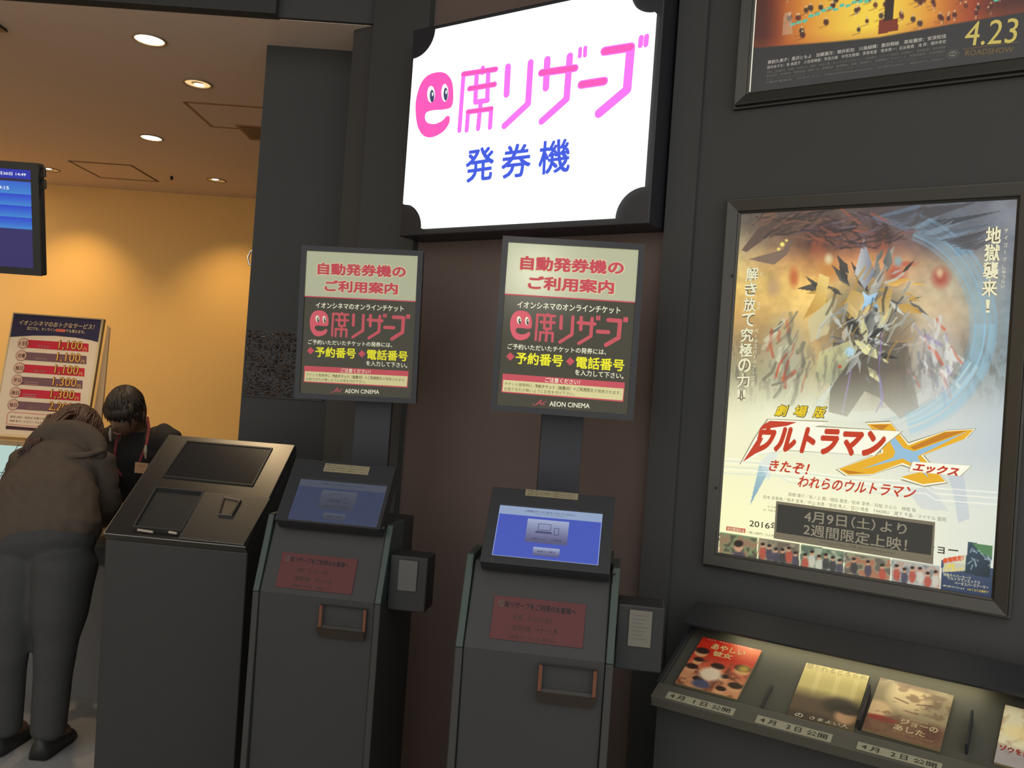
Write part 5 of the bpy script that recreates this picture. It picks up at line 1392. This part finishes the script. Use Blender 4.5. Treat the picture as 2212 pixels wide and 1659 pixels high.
A.poly([(1899, 44), (1940, 40), (1940, 66), (1896, 74)], (120, 46, 26), 1); A.poly([(1912, 0), (1926, -20), (1932, 0), (1928, 44), (1910, 46)], (52, 36, 28), 1)
A.poly([(1694, 28), (1710, 26), (1712, 72), (1690, 76)], (190, 170, 150), .5)
A.build('poster_print', o, EM)
slab(PP, [(PS0 - .001, UB + .004), (PS0 + .0022, UB + .004), (PS0 + .0022, UB + 1.016), (PS0 - .001, UB + 1.016)], 0, .002, glow((246, 240, 220)), 'light_gap', o)
pr = Print(PP, o); c5 = lambda x, y: (1560 + x / 3.3926, y / 3.3926)
TW = glow((182, 176, 164)); TD = glow((112, 108, 100)); TD2 = glow((84, 81, 76)); GO = glow((196, 176, 92)); GO2 = glow((120, 96, 56))
pr.ptext('黄前久美子：黒沢ともよ　加藤葉月：朝井彩加　川島緑輝：豊田萌絵　高坂麗奈：安済知佳', c5(335, 458), c5(1643, 264), 8.5, TW, 2, .01)
pr.ptext('田中あすか：寿 美菜子　小笠原晴香：早見沙織　中世古香織：茅原実里　塚本秀一：石谷春貴　滝 昇：櫻井孝宏', c5(332, 496), c5(1641, 304), 7.5, TW, 2, .0)
for s_, l_, r_, m_ in (('原作：武田綾乃　監督：石原立也　脚本：花田十輝　キャラクターデザイン：池田晶子　シリーズ演出：山田尚子　美術監督：篠原睦雄', (330, 532), (1636, 345), TD), ('色彩設定：竹田明代　撮影監督：高尾一也　音響監督：鶴岡陽太　音楽：松田彬人　音楽制作：ランティス　吹奏楽監修：大和田雅洋', (326, 560), (1634, 374), TD),
                       ('演奏：洗足学園音楽大学　アニメーション制作：京都アニメーション　製作：製作委員会　配給：松竹', (324, 585), (1630, 402), TD2), ('©製作委員会　公式サイト：http://anime-eupho.com　公式Twitter：@anime_eupho', (322, 608), (1628, 430), TD)):
    pr.ptext(s_, c5(*l_), c5(*r_), 5, m_, 2)
pr.ptext('4.23', c5(1783, 252), c5(2166, 222), 52, GO, 2, 0); pr.ptext('ROADSHOW', c5(1783, 391), c5(2135, 362), 12, GO2, 2, 0); pr.pstroke([c5(1765, 362), c5(2170, 310)], 1.2, GO2, 2)
e_ = PP.px(c5(1690, 397)); pr.ell(e_, .015, .011, TD, 2); pr.ell(e_, .0138, .0098, glow((48, 46, 45)), 3); pr.ell(e_, .0105, .0072, TD, 4); pr.text('映倫', (e_[0] - .008, e_[1]), (e_[0] + .008, e_[1]), .007, glow((48, 46, 45)), 5, .02)
pr.build()

# ================================================================== LEAFLET RACK
L0 = Vector((.66 * .92, 2.51 * .92, CZ - .757 * .92))
RK = Panel(L0, YW, R(66)); rq = RK.px
def snap(q4):
    P = [rq(p) for p in q4]; return P
tp1 = rq((1520, 1358))[1]; cardT = rq((1443, 1493))[1]; lowT = rq((1436, 1516))[1]
left_s = (rq((1505, 1372))[0] + rq((1431, 1461))[0]) / 2; right_s = left_s + 1.5
c_ = RK.w(((left_s + right_s) / 2, 0)); o = thing('leaflet_rack', (c_.x, c_.y, 0), 'long sloping leaflet rack with date labels below the poster', 'rack')
M_TRAY = mat('olive_grey_tray_laminate', (.062, .060, .046), .6, spec=.25, noise=(200, .05))
slab(RK, [(left_s, tp1 + .04), (right_s, tp1 + .04), (right_s, cardT + .012), (left_s, cardT + .012)], -.02, -.001, M_TRAY, 'tray', o)
slab(RK, [(left_s - .006, cardT + .012), (right_s, cardT + .012), (right_s, lowT - .004), (left_s - .006, lowT - .004)], -.02, .012, mat('dark_label_rail', (.075, .07, .055), .5), 'label_rail', o, bevel=.002)
slab(RK, [(left_s - .014, tp1 + .01), (left_s, tp1 + .01), (left_s, cardT + .012), (left_s - .014, cardT + .012)], -.03, .012, M_BLACK, 'end_cheek', o, bevel=.002)
hb = RK.shifted(.050).px((1520, 1358))[1]
slab(RK, [(left_s - .014, tp1 + .045), (right_s, tp1 + .045), (right_s, hb), (left_s - .014, hb)], .050, .058, M_BLACK, 'hood', o, bevel=.001)
slab(RK, [(left_s - .014, tp1 + .045), (right_s, tp1 + .045), (right_s, tp1 + .038), (left_s - .014, tp1 + .038)], -.02, .050, M_COLUMN, 'hood_back', o)
# back ledge up to the wall and cabinet down to the floor
A0, A1 = RK.w((left_s - .014, tp1 + .04), -.02), RK.w((right_s, tp1 + .04), -.02); B0, B1 = RK.w((left_s - .014, lowT - .004), -.02), RK.w((right_s, lowT - .004), -.02)
def wproj(v): d = (v - WALL.c).dot(WN); return v - WN * (d - .003)
mb = MB(); W0, W1 = wproj(A0), wproj(A1); up2 = Vector((0, 0, .05))
mb.hexa([W0, W1, A1, A0], [W0 + up2, W1 + up2, A1 + up2, A0 + up2]); mb.build('back_ledge', M_BLACKWALL, o, bevel=.002)
fl = lambda v: Vector((v.x, v.y, .0))
B0i, B1i = B0 - WN * .06, B1 - WN * .06
mb = MB(); W0f, W1f = wproj(B0), wproj(B1); mb.hexa([fl(W0f), fl(W1f), fl(B1i), fl(B0i)], [W0f, W1f, B1i, B0i]); mb.build('cabinet', M_KIOSK, o)
mb = MB(); mb.hexa([A0, A1, B1, B0], [W0, W1, W1f, W0f]); mb.build('carcass', M_KIOSK, o)
for q4, L in (([(1882, 1500), (1884, 1500), (1857, 1572), (1854, 1570)], .03), ([(2102, 1556), (2106, 1555), (2092, 1624), (2086, 1622)], .03), ([(1667, 1482), (1669, 1482), (1648, 1530), (1646, 1530)], .004)):
    a, b = rq(q4[0]), rq(q4[3]); s_ = (a[0] + b[0]) / 2
    slab(RK, [(s_ - .003, a[1]), (s_ + .003, a[1]), (s_ + .003, b[1] - .01), (s_ - .003, b[1] - .01)], -.001, L, M_BLACK, 'divider', o, bevel=.001)

PRM = mat('glossy_leaflet_print', (.3, .3, .3), .4, attr='paint', spec=.4)


def leaflet(q4, label, paint, letters, th=.006, off=0):
    P = [rq(p) for p in q4]; base = RK.w(P[3])
    o = thing('leaflet', base, label, 'leaflet', 'film leaflets on the rack')
    cx_ = sum(p[0] for p in P) / 4; cy_ = sum(p[1] for p in P) / 4
    tilt_ = math.atan2(P[1][1] - P[0][1], P[1][0] - P[0][0]); ang = (tilt_ + math.atan2(P[2][1] - P[3][1], P[2][0] - P[3][0])) / 2
    w_ = (math.dist(P[0], P[1]) + math.dist(P[3], P[2])) / 2; h_ = (math.dist(P[0], P[3]) + math.dist(P[1], P[2])) / 2
    LP = Panel((0, 0, 0), 0); LP.c = RK.w((cx_, cy_), off); LP.a = (RK.a * math.cos(ang) + RK.b * math.sin(ang)); LP.b = (-RK.a * math.sin(ang) + RK.b * math.cos(ang)); LP.n = RK.n
    slab(LP, [(-w_ / 2, h_ / 2), (w_ / 2, h_ / 2), (w_ / 2, -h_ / 2), (-w_ / 2, -h_ / 2)], 0, th - .0004, ink((170, 150, 110), .6), 'paper_stack', o)
    Q = LP.shifted(th); A = Art(Q, -w_ / 2, w_ / 2, -h_ / 2, h_ / 2, 90, 120)
    # paint in sheet units: x 0..100, y 0..140
    A.X = (A.S / w_ + .5) * 100; A.Y = (.5 - A.T / h_) * 140
    paint(A); A.build('cover', o, PRM)
    pr = Print(Q, o); U = lambda x, y: ((x / 100 - .5) * w_, (.5 - y / 140) * h_)
    for body, x0, y0, x1, y1, h, rgb, b in letters: pr.text(body, U(x0, y0), U(x1, y1), h / 140 * h_, ink(rgb, .9), 1, b)
    pr.build()
    return o


def paint1(A):
    A.C[:] = (190, 44, 26); A.blob((85, 10), 50, 40, (232, 120, 60), .8, .9); n = A.fractal(9, 12, 3)
    A.mix(np.clip((A.Y - 45) / 60, 0, 1) * .85, (196, 150, 104)); A.mix(np.clip((n - .5) * 5, 0, 1) * np.clip((A.Y - 40) / 30, 0, 1) * .9, (110, 60, 44))
    for x, y, r_ in ((12, 42, 13), (10, 90, 11), (30, 118, 10), (88, 112, 12), (86, 64, 14), (66, 96, 8), (70, 128, 9), (14, 68, 9), (48, 74, 12)):
        A.blob((x, y + 4), r_, r_, (206, 150, 106), 1, .3); A.blob((x, y - 3), r_ * 1.1, r_ * .8, (52, 34, 28), 1, .3)
    A.blob((88, 62), 14, 16, (226, 190, 70), .7, .7); A.blob((44, 96), 22, 22, (226, 206, 176), .95, .4); A.blob((38, 126), 18, 14, (70, 74, 100), .95, .4)


def paint2(A):
    A.C[:] = (196, 180, 110); n = A.fractal(3, 3, 9)
    for x in (26, 56, 84): A.mix((abs(A.X - x) < 4) * .5 * (A.Y > 18), (222, 204, 136))
    A.mix(np.clip((A.Y - 60) / 30, 0, 1) * .9, (74, 58, 44)); A.blob((72, 92), 34, 26, (48, 40, 34), .9, .5); A.blob((84, 112), 20, 22, (196, 150, 110), .9, .4); A.blob((84, 96), 24, 14, (40, 32, 28), .9, .4); A.mix(np.clip((A.Y - 118) / 10, 0, 1) * .7 * (A.X < 64), (52, 44, 38))


def paint3(A):
    A.C[:] = (150, 134, 98); A.blob((46, 34), 34, 50, (214, 188, 138), 1, .5); A.blob((30, 36), 22, 40, (226, 202, 152), .7, .8); n = A.fractal(6, 8, 4)
    A.blob((52, 2), 34, 14, (120, 92, 66), .8, .6); A.line([(28, 44), (46, 50)], 3, (104, 76, 54), .8); A.line([(58, 48), (76, 42)], 3, (104, 76, 54), .8); A.line([(46, 70), (62, 72)], 3, (130, 76, 60), .8)
    A.mix(np.clip((A.Y - 78) / 24, 0, 1) * .75, (104, 66, 48)); A.blob((10, 82), 24, 26, (214, 180, 130), .95, .4); A.blob((20, 104), 24, 9, (150, 36, 30), .9, .4); A.blob((84, 110), 20, 30, (84, 46, 32), .7, .6); A.mix(np.clip((n - .55) * 5, 0, .5), (96, 66, 48))


def paint4(A):
    A.C[:] = (226, 216, 176); n = A.fractal(6, 8, 14); A.mix(np.clip((n - .5) * 5, 0, 1) * .7, (180, 150, 116)); A.blob((40, 60), 50, 24, (236, 214, 150), .8, .6); A.mix(np.clip((A.Y - 90) / 20, 0, 1) * .6, (120, 112, 130))


LEAF = [
    ([(1518.7, 1379), (1646.8, 1409.4), (1591.4, 1513.6), (1459, 1479)], 'red film leaflet at the left end of the rack, above the first date label', paint1,
     [('あやしい', 22, 20, 78, 19, 17, (250, 226, 160), .03), ('彼女', 30, 38, 62, 38, 15, (250, 226, 160), .03), ('どうぞ、今年もっともあやしい娘に。', 10, 4, 92, 4, 3, (240, 220, 190), 0)], .006, 0),
    ([(1744, 1433), (1879, 1465), (1842, 1580), (1697, 1548)], 'faded yellow film leaflet with white heading, second on the rack', paint2,
     [('覗かれるとろらぬ', 2, 7, 98, 6, 13, (255, 244, 200), .01), ('の', 12, 134, 24, 134, 9, (230, 220, 190), 0), ('さまよい人', 34, 133, 92, 134, 8, (220, 210, 180), 0)], .004, 0),
    ([(1901, 1468), (2062, 1508), (2029, 1625), (1863, 1579)], 'sepia film leaflet with a frowning man, third on the rack', paint3,
     [('ジョーの', 44, 98, 92, 98, 14, (240, 220, 170), .03), ('あした', 38, 115, 78, 115, 14, (240, 220, 170), .03), ('ドキュメンタリー', 56, 88, 86, 88, 3, (230, 210, 160), 0), ('辰吉丈一郎との20年', 38, 126, 90, 127, 5, (170, 140, 96), 0)], .007, .0005),
    ([(2175, 1527), (2330, 1567), (2290, 1690), (2143, 1650)], 'pale film leaflet cut off at the right edge of the picture', paint4, [('ゾウを撫でる', 4, 104, 70, 104, 14, (190, 50, 40), .03)], .006, 0)]
for a in LEAF: leaflet(*a)


def datecard(q4, body, label):
    P = [rq(p) for p in q4]; b = RK.shifted(.0125)
    P = [b.px(p) for p in q4]; o = thing('date_card', b.w(P[3]), label, 'label card', 'release date cards on the rack')
    tt_, tb2 = (P[0][1] + P[1][1]) / 2, (P[2][1] + P[3][1]) / 2; s0_, s1_ = (P[0][0] + P[3][0]) / 2, (P[1][0] + P[2][0]) / 2
    slab(b, [(s0_, tt_), (s1_, tt_), (s1_, tb2), (s0_, tb2)], .0, .001, mat('cream_card', (.26, .245, .17), .6), 'card', o)
    pr = Print(b.shifted(.001), o); h = tt_ - tb2; m_ = (tt_ + tb2) / 2
    k_ = (s1_ - s0_ - .02); gm = mat('grey_card_text', (.085, .08, .06), .6)
    for t_, u0, u1 in ((body[:3], .0, .24), (body[4:7], .40, .62), (body[8:], .70, 1.)): pr.text(t_, (s0_ + .01 + k_ * u0, m_), (s0_ + .01 + k_ * u1, m_), h * .62, gm, 1, .015); pr.build()


cc = lambda x, y: (1420 + x / 2.793, 1300 + y / 2.793)
datecard([cc(65, 540), cc(472, 648), cc(455, 690), cc(50, 580)], '4 月　1 日 公開', 'cream date card below the red leaflet')
datecard([cc(605, 683), cc(1060, 803), cc(1045, 850), cc(588, 730)], '4 月　2 日 公開', 'cream date card below the faded yellow leaflet')
datecard([cc(1212, 846), cc(1722, 976), cc(1712, 1020), cc(1196, 893)], '4 月　2 日 公開', 'cream date card below the sepia leaflet')

# strip lamp hidden under the hood along the back of the tray
sm = (left_s + right_s) / 2 - .33
_p = RK.w((sm, tp1 + .012), .040); tgt = RK.w((sm, tp1 - .05), 0)
ld = bpy.data.lights.new('rack_lamp', 'AREA'); ld.shape = 'RECTANGLE'; ld.size = .62; ld.size_y = .012; ld.energy = .42; ld.color = (1, .90, .58); ld.spread = R(150)
lo = bpy.data.objects.new('rack_lamp', ld); COL.objects.link(lo); lo.location = _p
z = (_p - tgt).normalized(); x = RK.a.copy(); y = z.cross(x).normalized(); x = y.cross(z)
lo.rotation_euler = Matrix((x, y, z)).transposed().to_euler()
